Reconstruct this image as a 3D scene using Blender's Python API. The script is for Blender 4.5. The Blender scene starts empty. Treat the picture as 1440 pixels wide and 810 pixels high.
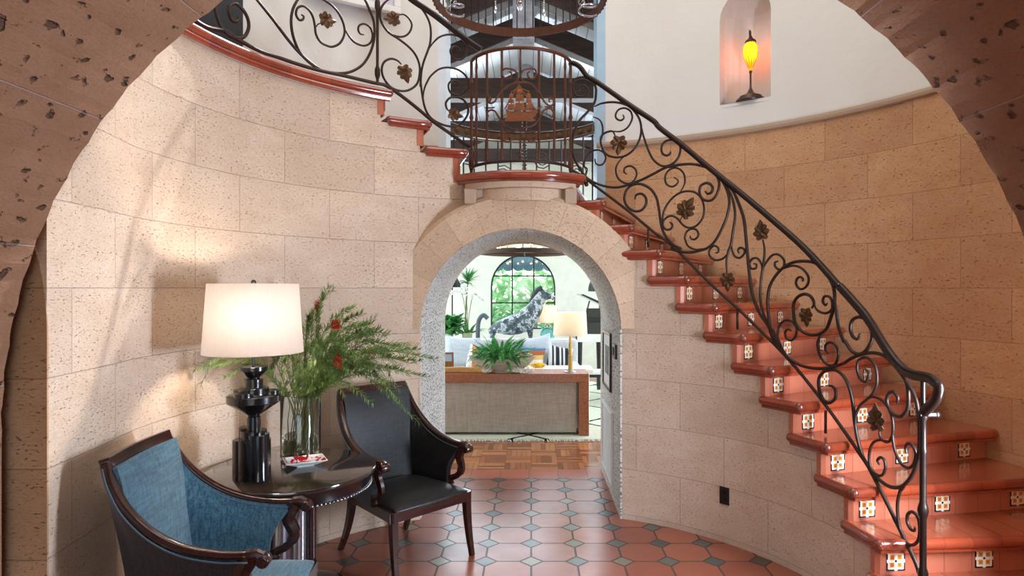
import bpy, bmesh, math, random
from mathutils import Vector, Matrix
random.seed(7)
PI=math.pi; R=math.radians
col=bpy.context.scene.collection
F=913.0; EYE=1.75; VX=747.0; VY=405.0          # level lens, eye height, vanishing point on the 1440x810 frame
CX,CY=-0.0587,3.2216; RI=1.86; RO=3.15; RR=1.98   # stair well centre, inner wall, outer wall, railing
def ray(x,y): return Vector(((x-VX)/F,1,(VY-y)/F))
def at(x,y,d): return ray(x,y)*d+Vector((0,0,EYE))
def cyl(x,y,r=RR,c=(CX,CY),near=False):
    q=ray(x,y);a=q.x*q.x+1;b=-2*(q.x*c[0]+c[1]);k=c[0]**2+c[1]**2-r*r
    D=max(0,b*b-4*a*k); t=(-b+(-1 if near else 1)*math.sqrt(D))/(2*a)
    return q*t+Vector((0,0,EYE))
def pol(r,deg,z): return Vector((CX+r*math.cos(R(deg)),CY+r*math.sin(R(deg)),z))
# ---------------------------------------------------------------- objects
def prop(o,label=None,cat=None,group=None,kind=None):
    if label:o['label']=label
    if cat:o['category']=cat
    if group:o['group']=group
    if kind:o['kind']=kind
    return o
def thing(name,label,cat,loc=(0,0,0),rz=0,group=None):
    o=bpy.data.objects.new(name,None); col.objects.link(o); o.location=loc; o.rotation_euler=(0,0,rz); o.empty_display_size=.1
    return prop(o,label,cat,group)
def copy_tree(o,parent=None):
    c=o.copy(); col.objects.link(c); c.parent=parent
    for ch in [x for x in bpy.data.objects if x.parent==o]: copy_tree(ch,c)
    return c
class MB:
    def __init__(s): s.v=[];s.f=[];s.uv=[];s.mi=[]
    def add(s,vs,fs,uvs=None,m=0):
        n=len(s.v); s.v+= [tuple(v) for v in vs]; s.f+=[tuple(i+n for i in f) for f in fs]
        s.uv+= list(uvs) if uvs else [(0,0)]*len(vs); s.mi+=[m]*len(fs); return s
    def box(s,x0,x1,y0,y1,z0,z1,M=None,m=0):
        vs=[Vector(p) for p in ((x0,y0,z0),(x1,y0,z0),(x1,y1,z0),(x0,y1,z0),(x0,y0,z1),(x1,y0,z1),(x1,y1,z1),(x0,y1,z1))]
        if M: vs=[M@v for v in vs]
        return s.add(vs,[(0,3,2,1),(4,5,6,7),(0,1,5,4),(1,2,6,5),(2,3,7,6),(3,0,4,7)],None,m)
    def tube(s,pts,r,n=8,cap=True,up=None,sx=1,sy=1,m=0,uvlen=False):
        pts=[Vector(p) for p in pts]; L=len(pts); rs=r if isinstance(r,(list,tuple)) else [r]*L
        T=[]
        for i in range(L):
            t=pts[min(i+1,L-1)]-pts[max(i-1,0)]
            T.append(t.normalized() if t.length>1e-9 else Vector((0,0,1)))
        u=Vector(up) if up else (Vector((0,0,1)) if abs(T[0].z)<.9 else Vector((1,0,0)))
        u=(u-T[0]*u.dot(T[0])).normalized(); vs=[];uvs=[];ln=0
        for i in range(L):
            if up: u=Vector(up)
            u=u-T[i]*u.dot(T[i]); u=u.normalized() if u.length>1e-6 else Vector((1,0,0))
            w=T[i].cross(u)
            if i: ln+=(pts[i]-pts[i-1]).length
            for k in range(n):
                a=2*PI*k/n+(PI/4 if n==4 else 0); vs.append(pts[i]+(u*math.cos(a)*sx+w*math.sin(a)*sy)*rs[i]); uvs.append((ln,.05))
        fs=[(i*n+k,i*n+(k+1)%n,(i+1)*n+(k+1)%n,(i+1)*n+k) for i in range(L-1) for k in range(n)]
        if cap: fs+=[tuple(reversed(range(n))),tuple((L-1)*n+k for k in range(n))]
        return s.add(vs,fs,uvs if uvlen else None,m)
    def lathe(s,prof,c=(0,0,0),n=24,M=None,m=0,close=False):
        vs=[];L=len(prof)
        for r,z in prof:
            for k in range(n):
                a=2*PI*k/n; v=Vector((c[0]+r*math.cos(a),c[1]+r*math.sin(a),c[2]+z)); vs.append(M@v if M else v)
        fs=[(i*n+k,i*n+(k+1)%n,(i+1)*n+(k+1)%n,(i+1)*n+k) for i in range(L-1) for k in range(n)]
        if not close:
            if prof[0][0]>1e-5: fs.append(tuple(reversed(range(n))))
            if prof[-1][0]>1e-5: fs.append(tuple((L-1)*n+k for k in range(n)))
        else: fs+=[((L-1)*n+k,(L-1)*n+(k+1)%n,(k+1)%n,k) for k in range(n)]
        return s.add(vs,fs,None,m)
    def prism(s,poly,d0,d1,fn=None,m=0):
        # poly in (u,v), extruded d0..d1; fn maps (u,v,d)->point
        fn=fn or (lambda u,v,d:(u,d,v)); n=len(poly)
        vs=[fn(u,v,d0) for u,v in poly]+[fn(u,v,d1) for u,v in poly]
        fs=[tuple(range(n)),tuple(reversed(range(n,2*n)))]+[(i,i+n,(i+1)%n+n,(i+1)%n) for i in range(n)]
        return s.add(vs,fs,[(u,v) for u,v in poly]*2,m)
    def blade(s,a,b,w,nrm,droop=0,m=0):
        a=Vector(a);b=Vector(b);t=(b-a); side=t.cross(Vector(nrm)); side=side.normalized()*w if side.length>1e-7 else Vector((w,0,0))
        mid=a+t*.5+Vector((0,0,droop)); q=a+t*.25+Vector((0,0,droop*.7))
        return s.add([a,q+side,mid+side*.9,b,mid-side*.9,q-side],[(0,1,5),(1,2,4,5),(2,3,4)],None,m)
    def ball(s,c,r,n=10,sz=1,m=0):
        return s.lathe([(r*math.sin(PI*i/6)if 0<i<6 else 0,-r*sz*math.cos(PI*i/6)) for i in range(7)],c,n,None,m)
    def build(s,name,mat,parent=None,smooth=False,bevel=0,subsurf=0,solid=0,kind=None,loc=None):
        me=bpy.data.meshes.new(name); me.from_pydata(s.v,[],s.f)
        uvl=me.uv_layers.new(name='UVMap')
        for lp in me.loops: uvl.data[lp.index].uv=s.uv[lp.vertex_index]
        mats=mat if isinstance(mat,(list,tuple)) else [mat]
        for x in mats: me.materials.append(x)
        for p,mi in zip(me.polygons,s.mi): p.material_index=mi
        bm=bmesh.new(); bm.from_mesh(me); bmesh.ops.recalc_face_normals(bm,faces=bm.faces); bm.to_mesh(me); bm.free()
        if smooth: me.shade_smooth() if hasattr(me,'shade_smooth') else [setattr(p,'use_smooth',True) for p in me.polygons]
        o=bpy.data.objects.new(name,me); col.objects.link(o)
        if parent: o.parent=parent
        if loc: o.location=loc
        if solid: x=o.modifiers.new('s','SOLIDIFY'); x.thickness=solid; x.offset=0
        if bevel: x=o.modifiers.new('b','BEVEL'); x.width=bevel; x.segments=2; x.limit_method='ANGLE'; x.angle_limit=R(40)
        if subsurf: x=o.modifiers.new('u','SUBSURF'); x.levels=subsurf; x.render_levels=subsurf
        if smooth=='auto' or (smooth and smooth!=True):
            try: me.set_sharp_from_angle(angle=R(35))
            except Exception: pass
        if kind: o['kind']=kind
        return o
def spline(pts,k=6,closed=False):
    P=[Vector(p) for p in pts]; out=[]
    n=len(P)
    for i in range(n-1 if not closed else n):
        p0=P[i-1] if (i>0 or closed) else P[0]*2-P[1]; p1=P[i]; p2=P[(i+1)%n]; p3=P[(i+2)%n] if (i+2<n or closed) else p2*2-p1
        for j in range(k):
            t=j/k; out.append(.5*((2*p1)+(p2-p0)*t+(2*p0-5*p1+4*p2-p3)*t*t+(3*p1-p0-3*p2+p3)*t**3))
    if not closed: out.append(P[-1])
    return out
# ---------------------------------------------------------------- materials
class X:   # a value in a node tree that understands arithmetic
    def __init__(s,nt,sock): s.nt=nt;s.s=sock
    def _op(s,op,*a,clamp=False):
        n=s.nt.nodes.new('ShaderNodeMath'); n.operation=op; n.use_clamp=clamp
        for i,v in enumerate((s,)+a):
            if isinstance(v,X): s.nt.links.new(v.s,n.inputs[i])
            else: n.inputs[i].default_value=v
        return X(s.nt,n.outputs[0])
    def __add__(s,o): return s._op('ADD',o)
    __radd__=__add__
    def __sub__(s,o): return s._op('SUBTRACT',o)
    def __rsub__(s,o): return (s*-1)+o
    def __mul__(s,o): return s._op('MULTIPLY',o)
    __rmul__=__mul__
    def __truediv__(s,o): return s._op('DIVIDE',o)
    def lt(s,o): return s._op('LESS_THAN',o)
    def gt(s,o): return s._op('GREATER_THAN',o)
    def abs(s): return s._op('ABSOLUTE')
    def floor(s): return s._op('FLOOR')
    def fract(s): return s._op('FRACT')
    def mod(s,o): return s._op('FLOORED_MODULO',o)
    def mn(s,o): return s._op('MINIMUM',o)
    def mx(s,o): return s._op('MAXIMUM',o)
    def pw(s,o): return s._op('POWER',o)
    def clamp(s): return s._op('ADD',0.0,clamp=True)
def lin(c):
    f=lambda v:v/12.92 if v<=.04045 else ((v+.055)/1.055)**2.4
    return tuple(f(v/255) for v in c)+(1,)
class Mat:
    def __init__(s,name,c=(200,200,200),rough=.6,metal=0,spec=.5,coat=0,**k):
        s.m=bpy.data.materials.new(name); s.m.use_nodes=True; s.nt=s.m.node_tree; s.b=s.nt.nodes['Principled BSDF']
        s.b.inputs['Base Color'].default_value=lin(c); s.b.inputs['Roughness'].default_value=rough; s.b.inputs['Metallic'].default_value=metal
        s.b.inputs['Specular IOR Level'].default_value=spec; s.b.inputs['Coat Weight'].default_value=coat
        for a,v in k.items(): s.b.inputs[a.replace('_',' ')].default_value=v
    def node(s,t,**k):
        n=s.nt.nodes.new(t)
        for a,v in k.items():
            if a in n.inputs: n.inputs[a].default_value=v
            else: setattr(n,a,v)
        return n
    def link(s,a,b): s.nt.links.new(a.s if isinstance(a,X) else a,b)
    def coords(s,kind='Object'):
        n=s.node('ShaderNodeTexCoord'); return n.outputs[kind]
    def xyz(s,v):
        n=s.node('ShaderNodeSeparateXYZ'); s.link(v,n.inputs[0]); return [X(s.nt,n.outputs[i]) for i in range(3)]
    def vec(s,x,y,z=0.0):
        n=s.node('ShaderNodeCombineXYZ')
        for i,v in enumerate((x,y,z)):
            if isinstance(v,X): s.link(v,n.inputs[i])
            else: n.inputs[i].default_value=v
        return n.outputs[0]
    def scale(s,v,sc):
        n=s.node('ShaderNodeMapping'); s.link(v,n.inputs[0]); n.inputs['Scale'].default_value=sc; return n.outputs[0]
    def noise(s,v,sc=5,det=4,rough=.6,dist=0):
        n=s.node('ShaderNodeTexNoise'); s.link(v,n.inputs['Vector']); n.inputs['Scale'].default_value=sc; n.inputs['Detail'].default_value=det; n.inputs['Roughness'].default_value=rough; n.inputs['Distortion'].default_value=dist
        return X(s.nt,n.outputs[0])
    def white(s,v):
        n=s.node('ShaderNodeTexWhiteNoise'); s.link(v,n.inputs['Vector']); return X(s.nt,n.outputs['Value'])
    def ramp(s,x,stops):
        n=s.node('ShaderNodeValToRGB'); s.link(x,n.inputs[0]); e=n.color_ramp.elements
        while len(e)<len(stops): e.new(.5)
        for q,(p,c) in zip(e,stops): q.position=p; q.color=lin(c) if isinstance(c,tuple) else (c,c,c,1)
        return n.outputs[0]
    def mix(s,f,a,b,mode='MIX'):
        n=s.node('ShaderNodeMix'); n.data_type='RGBA'; n.blend_type=mode
        for v,i in ((f,0),(a,6),(b,7)):
            if isinstance(v,X): s.link(v,n.inputs[i])
            elif isinstance(v,(int,float)): n.inputs[i].default_value=v
            elif isinstance(v,tuple): n.inputs[i].default_value=lin(v)
            else: s.link(v,n.inputs[i])
        return n.outputs[2]
    def col(s,c): s.link(c,s.b.inputs['Base Color']); return s
    def rough(s,x): s.link(x,s.b.inputs['Roughness']); return s
    def bump(s,h,dist=.01,strength=1):
        n=s.node('ShaderNodeBump'); n.inputs['Distance'].default_value=dist; n.inputs['Strength'].default_value=strength
        s.link(h,n.inputs['Height']); s.link(n.outputs[0],s.b.inputs['Normal']); return s
def plain(name,c,rough=.5,metal=0,var=.12,sc=8,bump=0,**k):
    m=Mat(name,c,rough,metal,**k); n=m.noise(m.coords(),sc,3)
    d=tuple(max(0,int(v*(1-var))) for v in c); l=tuple(min(255,int(v*(1+var*.6))) for v in c)
    m.col(m.ramp(n,[(.3,d),(.7,l)]))
    if bump: m.bump(m.noise(m.coords(),sc*6,4),bump)
    return m.m
def stone(name,c1,c2,w=.68,h=.3425,voff=.0374,mort=.0022,pit=1.0,mc=None,off=.5,pitamt=.34,bump=.012,bigpit=False,uoff=0.0,warm=None,pth=.69):
    m=Mat(name,c1,.78,spec=.25); uv=m.coords('UV'); u,v,_=m.xyz(uv); v=v-voff; u=u+uoff
    n=m.node('ShaderNodeTexBrick'); n.offset=off
    n.inputs['Scale'].default_value=1; n.inputs['Brick Width'].default_value=w; n.inputs['Row Height'].default_value=h
    n.inputs['Mortar Size'].default_value=mort; n.inputs['Mortar Smooth'].default_value=.3; n.inputs['Bias'].default_value=0
    n.inputs['Color1'].default_value=(0,0,0,1); n.inputs['Color2'].default_value=(1,1,1,1); n.inputs['Mortar'].default_value=(.5,.5,.5,1)
    m.link(m.vec(u,v),n.inputs['Vector']); mo=X(m.nt,n.outputs['Fac'])
    big=m.noise(uv,1.6,3); base=m.mix(((m.noise(m.scale(uv,(1,1.6,1)),3.1,7,.72,.4)-.5)*2.2+.5).clamp(),c1,c2)
    t=m.node('ShaderNodeSeparateColor'); m.link(n.outputs['Color'],t.inputs[0]); per=X(m.nt,t.outputs[0])
    dk=tuple(int(a*.86) for a in c2); base=m.mix((per*.42+big*.5-.28).clamp(),base,dk if not warm else warm)
    fine=m.noise(m.scale(uv,(1,2.2,1)),60,4,.7); base=m.mix(((fine-.42)*1.3).clamp(),base,tuple(int(a*.72) for a in c2))
    # travertine pits in bands
    sv=m.scale(uv,(1,2.4,1)); p=m.noise(sv,52*pit,4,.6); band=m.noise(m.scale(uv,(.6,5,1)),3.5,2)
    pits=((p-(pth-band*.14))*12).clamp() if not bigpit else ((m.noise(m.scale(uv,(1,1.3,1)),16*pit,3,.5)-.625)*14).clamp()
    base=m.mix(pits*pitamt,base,tuple(int(a*.45) for a in c2))
    base=m.mix(mo*.45,base,mc or tuple(int(a*.6) for a in c1)); m.col(base)
    m.bump((fine*.15+m.noise(uv,9,3)*.35)-pits*.9-mo*.8,bump,.9)
    return m.m
M={}
WARM=(216,172,130)
M['stone_in']=stone('travertine_blocks_inner',(226,204,182),(204,174,148))
M['stone_out']=stone('travertine_blocks_outer',(218,176,134),(198,146,104),pitamt=.22,bump=.03,pit=.7,uoff=.2)
M['stone_ring']=stone('travertine_voussoirs',(220,192,164),(200,166,136),w=13.85/100,h=50,voff=-25,mort=.0007,off=0,pit=1,uoff=.0692)
M['stone_near']=stone('weathered_shaded_arch_stone',(176,130,100),(152,108,80),w=90,h=.508,voff=0,mort=.004,off=0,pit=.95,mc=(196,170,160),pitamt=.75,bump=.03,bigpit=True)  # same stone as the walls; the barrel's shade is put into its browner base
M['stone_plain']=stone('travertine_plain',(222,194,166),(206,174,146),w=9,h=9,voff=-4,off=0)
M['stone_strip']=stone('travertine_pilaster',(206,166,132),(186,144,108),w=9,off=0,bump=.03,pit=.8,pitamt=.35)
M['stone_lit_pale']=stone('rough_stone_light_in_colour',(240,238,232),(228,222,212),w=9,h=.62,voff=.1,off=0,pitamt=.85,bump=.05,pit=.45,pth=.62)  # brightness from the living room is put into this near-white base
m=Mat('white_plaster',(232,226,222),.85,spec=.2); m.bump(m.noise(m.coords(),7,4),.01,.5); m.col(m.mix(m.noise(m.coords(),2,2),(230,228,222),(220,217,209))); M['plaster']=m.m
M['plaster_cool']=plain('living_room_plaster',(226,228,216),.8,var=.03)
# octagon and dot floor
m=Mat('terracotta_octagons_and_glazed_dots',(170,80,50),.28,spec=.5,coat=.3,Coat_Roughness=.22); x,y,z=m.xyz(m.coords())
u=x/.2935; v=(y-5.04)/.2945
fu=(u+.5).fract()-.5; fv=(v+.5).fract()-.5; s1=fu.abs()+fv.abs(); r0=.252; g=.04
dia=s1.lt(r0-g*.5); gd=(s1-r0).abs().lt(g*.8); ge=fu.abs().mn(fv.abs()).lt(g*.55)*s1.gt(r0); gr=gd.mx(ge)
cell=m.white(m.vec(u.floor(),v.floor(),1.0)); dc=m.white(m.vec((u+.5).floor(),(v+.5).floor(),5.0))
nz=m.noise(m.coords(),7,4); tc=m.mix((cell*.55+nz*.6-.1).clamp(),(160,90,66),(120,60,44))
dcol=m.ramp(dc,[(0,(38,52,52)),(.30,(84,98,92)),(.55,(28,32,34)),(.8,(136,122,98)),(1,(56,72,70))])
base=m.mix(dia,tc,dcol); base=m.mix(gr,base,(72,54,46)); m.col(base); m.rough((nz*.22+.22)+gr*.4)
m.bump(m.noise(m.coords(),5,2)*.5-gr*.6+s1*.0,.006,.7); M['floor_tile']=m.m
m=Mat('terracotta_threshold',(186,104,76),.3,coat=.2); x,y,z=m.xyz(m.coords()); e=((x+.02)/.272).fract(); gg=(e-.5).abs().gt(.487)
m.col(m.mix(gg,m.mix(m.noise(m.coords(),6,3),(196,112,84),(164,84,60)),(90,80,70))); M['threshold']=m.m
m=Mat('basket_weave_parquet',(150,90,50),.22,coat=.4); x,y,z=m.xyz(m.coords()); c=.26
iu=(x/c).floor(); iv=(y/c).floor(); ch=(iu+iv).mod(2.0); a=(x/c).fract(); b=(y/c).fract(); st=ch*a+(1-ch)*b
k=(st*5.0); w=m.white(m.vec(iu,iv,k.floor())); ln=((k.fract()-.5).abs().gt(.46)).mx((a-.5).abs().gt(.49)).mx((b-.5).abs().gt(.49))
m.col(m.mix(ln*.6,m.ramp(w,[(0,(132,72,40)),(.5,(166,98,58)),(1,(196,130,84))]),(60,34,22))); M['parquet']=m.m
# stair terracotta: uv.x along, uv.y across
def terra(name,c1,c2,step=.153,row=None,coat=.6,rg=.22):
    m=Mat(name,c1,rg,coat=coat); m.b.inputs['Coat Roughness'].default_value=.12
    u,v,_=m.xyz(m.coords('UV')); e=(u/step).fract(); g=(e-.5).abs().gt(.487)
    if row: g=g.mx((((v/row).fract())-.5).abs().gt(.488))
    w=m.white(m.vec((u/step).floor(),1.0,2.0)); n=m.noise(m.coords(),14,4)
    c=m.mix((w*.6+n*.5-.1).clamp(),c1,c2); m.col(m.mix(g*.75,c,(112,52,38))); m.bump(n*.3-g,.003,.6); return m.m
M['tread']=terra('glazed_terracotta_tread',(176,94,64),(144,68,46))
M['nosing']=terra('glazed_terracotta_nosing',(164,72,44),(124,48,30),coat=.8,rg=.18)
M['riser']=terra('terracotta_riser',(190,110,82),(164,86,62),coat=.3,rg=.35)
# painted tile
m=Mat('painted_flower_tile',(240,230,205),.15,coat=.6); u,v,_=m.xyz(m.coords('UV')); au=u.abs(); av=v.abs()
bd=au.mx(av).gt(.86); star=(au.mn(av).lt(.16))*(au.mx(av).lt(.98)); sq=(((au-.4).abs()).mx((av-.4).abs())); ye=sq.lt(.27); orr=sq.lt(.19); ctr=(au*au+av*av).lt(.018)
crn=((au-1).abs()+(av-1).abs()).lt(.34); nv=((au-.0)+(av-.0)).lt(.0)
c=m.mix(bd.mx(crn),(238,228,204),(24,32,40)); c=m.mix(ye,c,(232,190,110)); c=m.mix(orr,c,(206,110,40)); c=m.mix(star*sq.gt(.27),c,(244,238,222)); c=m.mix(ctr,c,(24,32,40)); m.col(c); M['flower_tile']=m.m
def iron(name,c1,c2,metal=.75,rough=.42):
    m=Mat(name,c1,rough,metal); n=m.noise(m.coords(),22,4); m.col(m.mix(n,c1,c2)); m.bump(n,.002,.5); return m.m
M['iron']=iron('bronze_brown_wrought_iron',(72,52,42),(40,30,26),.55); M['iron_rust']=iron('rusty_wrought_iron',(120,70,48),(66,42,32),.5,.5)
M['leaf_iron']=iron('aged_gilt_leaf_iron',(116,80,46),(54,38,28),.6,.45); M['copper']=iron('copper_repousse',(176,108,70),(100,58,36),.6,.45)
M['handrail']=iron('worn_black_bronze_handrail',(58,42,36),(34,26,24),.6,.3)
def wood(name,c1,c2,rough=.25,coat=.4,sc=(1,12,12),scale=4):
    m=Mat(name,c1,rough,coat=coat); n=m.noise(m.scale(m.coords(),sc),scale,5,.6,.6); m.col(m.ramp(n,[(.3,c2),(.7,c1)])); m.bump(n,.001,.3); return m.m
M['mahogany']=wood('polished_dark_mahogany',(66,30,22),(26,13,11)); M['table_top']=wood('striped_black_brown_lacquer',(60,46,40),(12,10,10),.12,.9,(1,22,1),3)
M['black_gloss']=plain('black_lacquer',(14,14,16),.22,var=.1,coat=.6); M['oak_dark']=wood('dark_truss_timber',(74,52,44),(34,24,22),.5,.0,(2,2,14),2)
M['walnut']=wood('console_walnut',(178,106,68),(122,66,42),.35,.2,(10,1,10))
def fabric(name,c1,c2,rough=.75,sc=90,sheen=.3):
    m=Mat(name,c1,rough,spec=.3); m.b.inputs['Sheen Weight'].default_value=sheen; a=m.noise(m.scale(m.coords(),(1,1,.12)),sc,3); b=m.noise(m.scale(m.coords(),(.12,1,1)),sc,3); n=a*.5+b*.5
    m.col(m.ramp(n,[(.38,c2),(.62,c1)])); m.bump(n,.001,.4); return m.m
M['teal']=fabric('teal_blue_linen',(72,112,128),(36,66,80)); M['charcoal']=fabric('charcoal_coated_linen',(40,38,37),(22,21,21),.36,sheen=0)
M['outback']=fabric('dark_plum_linen',(52,42,48),(30,25,30)); M['piping']=plain('blue_grey_piping',(80,98,110),.4)
M['steel']=plain('brushed_silver',(190,196,204),.18,.9,var=.05); M['brass']=plain('satin_brass',(206,166,92),.25,.9,var=.06)
M['white']=plain('white_paint',(238,238,236),.6,var=.03); M['blackm']=plain('matte_black',(20,20,22),.5)
m=Mat('lit_linen_shade',(236,226,220),.9,Transmission_Weight=0); m.b.inputs['Subsurface Weight'].default_value=0
def shade_mat(name,c,tr=.5):
    mm=Mat(name,c,.9,spec=.1); d=mm.node('ShaderNodeBsdfTranslucent'); d.inputs[0].default_value=lin(c); s=mm.node('ShaderNodeMixShader'); s.inputs[0].default_value=tr
    n=mm.noise(mm.scale(mm.coords(),(1,1,.1)),120,2); cc=mm.ramp(n,[(.3,tuple(int(v*.97) for v in c)),(.7,c)]); mm.col(cc); mm.link(cc,d.inputs[0])
    o=mm.nt.nodes['Material Output']; mm.link(mm.b.outputs[0],s.inputs[1]); mm.link(d.outputs[0],s.inputs[2]); mm.link(s.outputs[0],o.inputs[0]); return mm.m
M['shade']=shade_mat('lit_linen_shade',(200,194,190),.72); M['shade_warm']=shade_mat('warm_linen_shade',(252,246,236),.35)
def glass(name,c=(245,250,250),rough=.0,ior=1.45):
    mm=Mat(name,c,rough,Transmission_Weight=1.0,IOR=ior); return mm.m
M['glass']=glass('clear_glass'); M['water']=glass('vase_water',(236,240,220),0,1.33); M['turq_glass']=glass('turquoise_glass',(120,210,210),.05)
def leafm(name,c1,c2,rough=.45):
    mm=Mat(name,c1,rough); n=mm.noise(mm.coords(),9,3); cc=mm.ramp(n,[(.3,c2),(.7,c1)]); mm.col(cc)
    d=mm.node('ShaderNodeBsdfTranslucent'); mm.link(cc,d.inputs[0]); s=mm.node('ShaderNodeMixShader'); s.inputs[0].default_value=.25
    o=mm.nt.nodes['Material Output']; mm.link(mm.b.outputs[0],s.inputs[1]); mm.link(d.outputs[0],s.inputs[2]); mm.link(s.outputs[0],o.inputs[0]); return mm.m
M['needle']=leafm('bottlebrush_needles',(150,178,98),(84,118,62)); M['green']=leafm('deep_green_leaf',(92,168,84),(36,104,54)); M['lime']=leafm('pale_green_leaf',(150,190,110),(90,140,70))
M['outdoor']=leafm('sunlit_tree_leaf',(190,230,170),(110,180,110)); M['stem']=plain('woody_stem',(104,112,60),.6); M['petal_red']=leafm('red_bottlebrush_bloom',(226,84,52),(180,40,36)); M['petal_dark']=leafm('crimson_bud',(140,30,44),(90,18,34))
M['petal_white']=leafm('white_petal',(250,250,248),(230,235,225)); M['petal_yellow']=leafm('yellow_petal',(250,220,60),(230,180,30))
def emit(name,c,st):
    mm=Mat(name,c,.4); mm.b.inputs['Emission Color'].default_value=lin(c); mm.b.inputs['Emission Strength'].default_value=st; return mm.m
M['bulb']=emit('warm_bulb',(255,226,170),14)
LI=dict(sky=82,hall=32,side=165,liv=190,roof=60,liv_side=75,lamp=20,niche=3,world=.6,exp=.12,sun=4,far_fill=210)
# ================================================================ setting
def S(name,mb,mat,**k): return mb.build(name,mat,kind='structure',**k)
f=MB(); f.box(-3.3,3.3,-3.6,5.985,-.1,0); S('floor',f,M['floor_tile'])
f=MB(); f.box(-1.6,1.6,5.985,6.262,-.1,0); S('floor_threshold',f,M['threshold'])
f=MB(); f.box(-5.5,6,6.262,13.2,-.1,0); S('floor_living_room',f,M['parquet'])
TOP=[.265+.1965*k for k in range(12)]          # tread heights, right flight
BAL=2.622; STEP_L=[2.825,3.02,3.215]
def tip(k): return 12.1+6.75*(k-2)             # back end of tread k on the inner wall
def riser_a(k): return tip(k-1)-1.0            # face of riser k
# stepped underside of the flights = head of the inner wall
def inner_top(a):
    for k in range(1,13):
        if a<riser_a(k+1)+.9: return TOP[k-1]-.05
    if a<106.2: return BAL-.06
    if a<114.9: return STEP_L[0]-.05
    if a<124.2: return STEP_L[1]-.05
    return STEP_L[2]-.05
AX,AR,AZ=-.081,.757,1.442                      # far archway
def arch_z(x):
    d=abs(x-AX)
    return AZ+math.sqrt(max(0,AR*AR-d*d)) if d<AR else 0.0
def wall_strip(mb,r,th,angles,zb,zt,uoff=0,uscale=1):
    for a0,a1 in zip(angles[:-1],angles[1:]):
        am=(a0+a1)/2; t=zt(am); b0,b1=zb(a0,am),zb(a1,am)
        if t-max(b0,b1)<.005: continue
        vs=[];uv=[]
        for rr in (r,r+th):
            for a,z in ((a0,b0),(a1,b1),(a1,t),(a0,t)):
                vs.append(pol(rr,a,z)); uv.append((R(a)*r*uscale+uoff,z))
        mb.add(vs,[(0,1,2,3),(4,7,6,5),(0,4,5,1),(3,2,6,7),(0,3,7,4),(1,5,6,2)],uv)
aL=[-4+i*.5 for i in range(int((183+4)/.5)+1)]
aL=sorted(set(aL+[riser_a(k)+.9 for k in range(2,14)]+[106.2,114.9,124.2]))
for sg in (-1,1):
    xx=AX+sg*AR-CX; aL.append(math.degrees(math.acos(xx/RI)))
aL=sorted(aL)
def zb(a,am):
    x=CX+RI*math.cos(R(am))
    if 20<am<160 and abs(x-AX)<AR:
        return max(AZ-0.0,arch_z(CX+RI*math.cos(R(a)))) if abs(CX+RI*math.cos(R(a))-AX)<AR+.01 else AZ
    return 0.0
w=MB(); wall_strip(w,RI,.12,aL,zb,inner_top)
S('wall_inner',w,M['stone_in'])
# straight end of the inner wall at the near left, and the pilaster there
p0=pol(RI,183,0); w=MB(); pts=[p0,Vector((-1.865,2.8,0)),Vector((-1.832,2.455,0))]; u0=R(183)*RI
zT=3.165
for a,b in zip(pts[:-1],pts[1:]):
    L=(b-a).length; o=Vector((-.12,0,0)); vs=[];uv=[]
    for off in (Vector(),o):
        for p,z,u in ((a,0,u0),(b,0,u0+L),(b,zT,u0+L),(a,zT,u0)): vs.append(p+off+Vector((0,0,z))); uv.append((u,z))
    w.add(vs,[(0,1,2,3),(4,7,6,5),(0,4,5,1),(3,2,6,7),(0,3,7,4),(1,5,6,2)],uv); u0+=L
w.add([(-1.87,2.47,1.5),(-2.6,2.47,1.5),(-2.6,2.47,4.0),(-1.87,2.47,4.0),(-1.87,2.57,1.5),(-2.6,2.57,1.5),(-2.6,2.57,4.0),(-1.87,2.57,4.0)],[(0,1,2,3),(4,7,6,5),(0,4,5,1),(3,2,6,7),(0,3,7,4),(1,5,6,2)],[(u0,1.5),(u0+.77,1.5),(u0+.77,4),(u0,4)]*2)
S('wall_left',w,M['stone_in'])
edge=[at(x,y,2.45) for x,y in ((66,470),(65.5,445),(63,413),(59,388),(55,369),(51,355),(47,344))]
poly=[(-2.6,0),(edge[0].x,0)]+[(e.x,e.z) for e in edge]+[(-2.3,edge[-1].z+.02),(-2.6,edge[-1].z+.02)]
w=MB(); w.prism(poly,2.45,2.50,lambda u,v,d:(u-(d-2.45)*.35,d,v)); S('trim_1',w,M['stone_strip'])
# outer wall: stone dado below, plaster above, opening at the far side
aO=[-24+i*1.0 for i in range(int((204)/1.0)+1)]
xo0,xo1=-.82,.635
def ang_x(x,r=RO): return math.degrees(math.acos((x-CX)/r))
a_r,a_l=ang_x(xo1),ang_x(xo0)
def bnd(l): return sorted(set([a for a in l]+[a_r,a_l]+[ang_x(AX+AR),ang_x(AX-AR)]))
aO=bnd(aO)
DADO=3.12
def zbo(a,am):
    x=CX+RO*math.cos(R(am))
    return (max(AZ,arch_z(CX+RO*math.cos(R(a)))) if abs(x-AX)<AR and am>20 and am<160 else 0.0)
w=MB(); wall_strip(w,RO,.22,aO,zbo,lambda a: (2.5 if a_r<a<a_l else DADO)); S('wall_outer',w,M['stone_out'])
w=MB()
NA0,NA1=42.2,48.8    # niche, refined below
def zpl(a): return 6.4
NZ0,NZ1,NRW=3.20,3.78,0
nx0,nx1=cyl(1012,148,RO),cyl(1084,137,RO)
na1=math.degrees(math.atan2(nx0.y-CY,nx0.x-CX)); na0=math.degrees(math.atan2(nx1.y-CY,nx1.x-CX))
nz0=nx0.z-.0; nzs=cyl(1012,30,RO).z; nmid=(na0+na1)/2; nhalf=R(na1-na0)/2*RO
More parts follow.
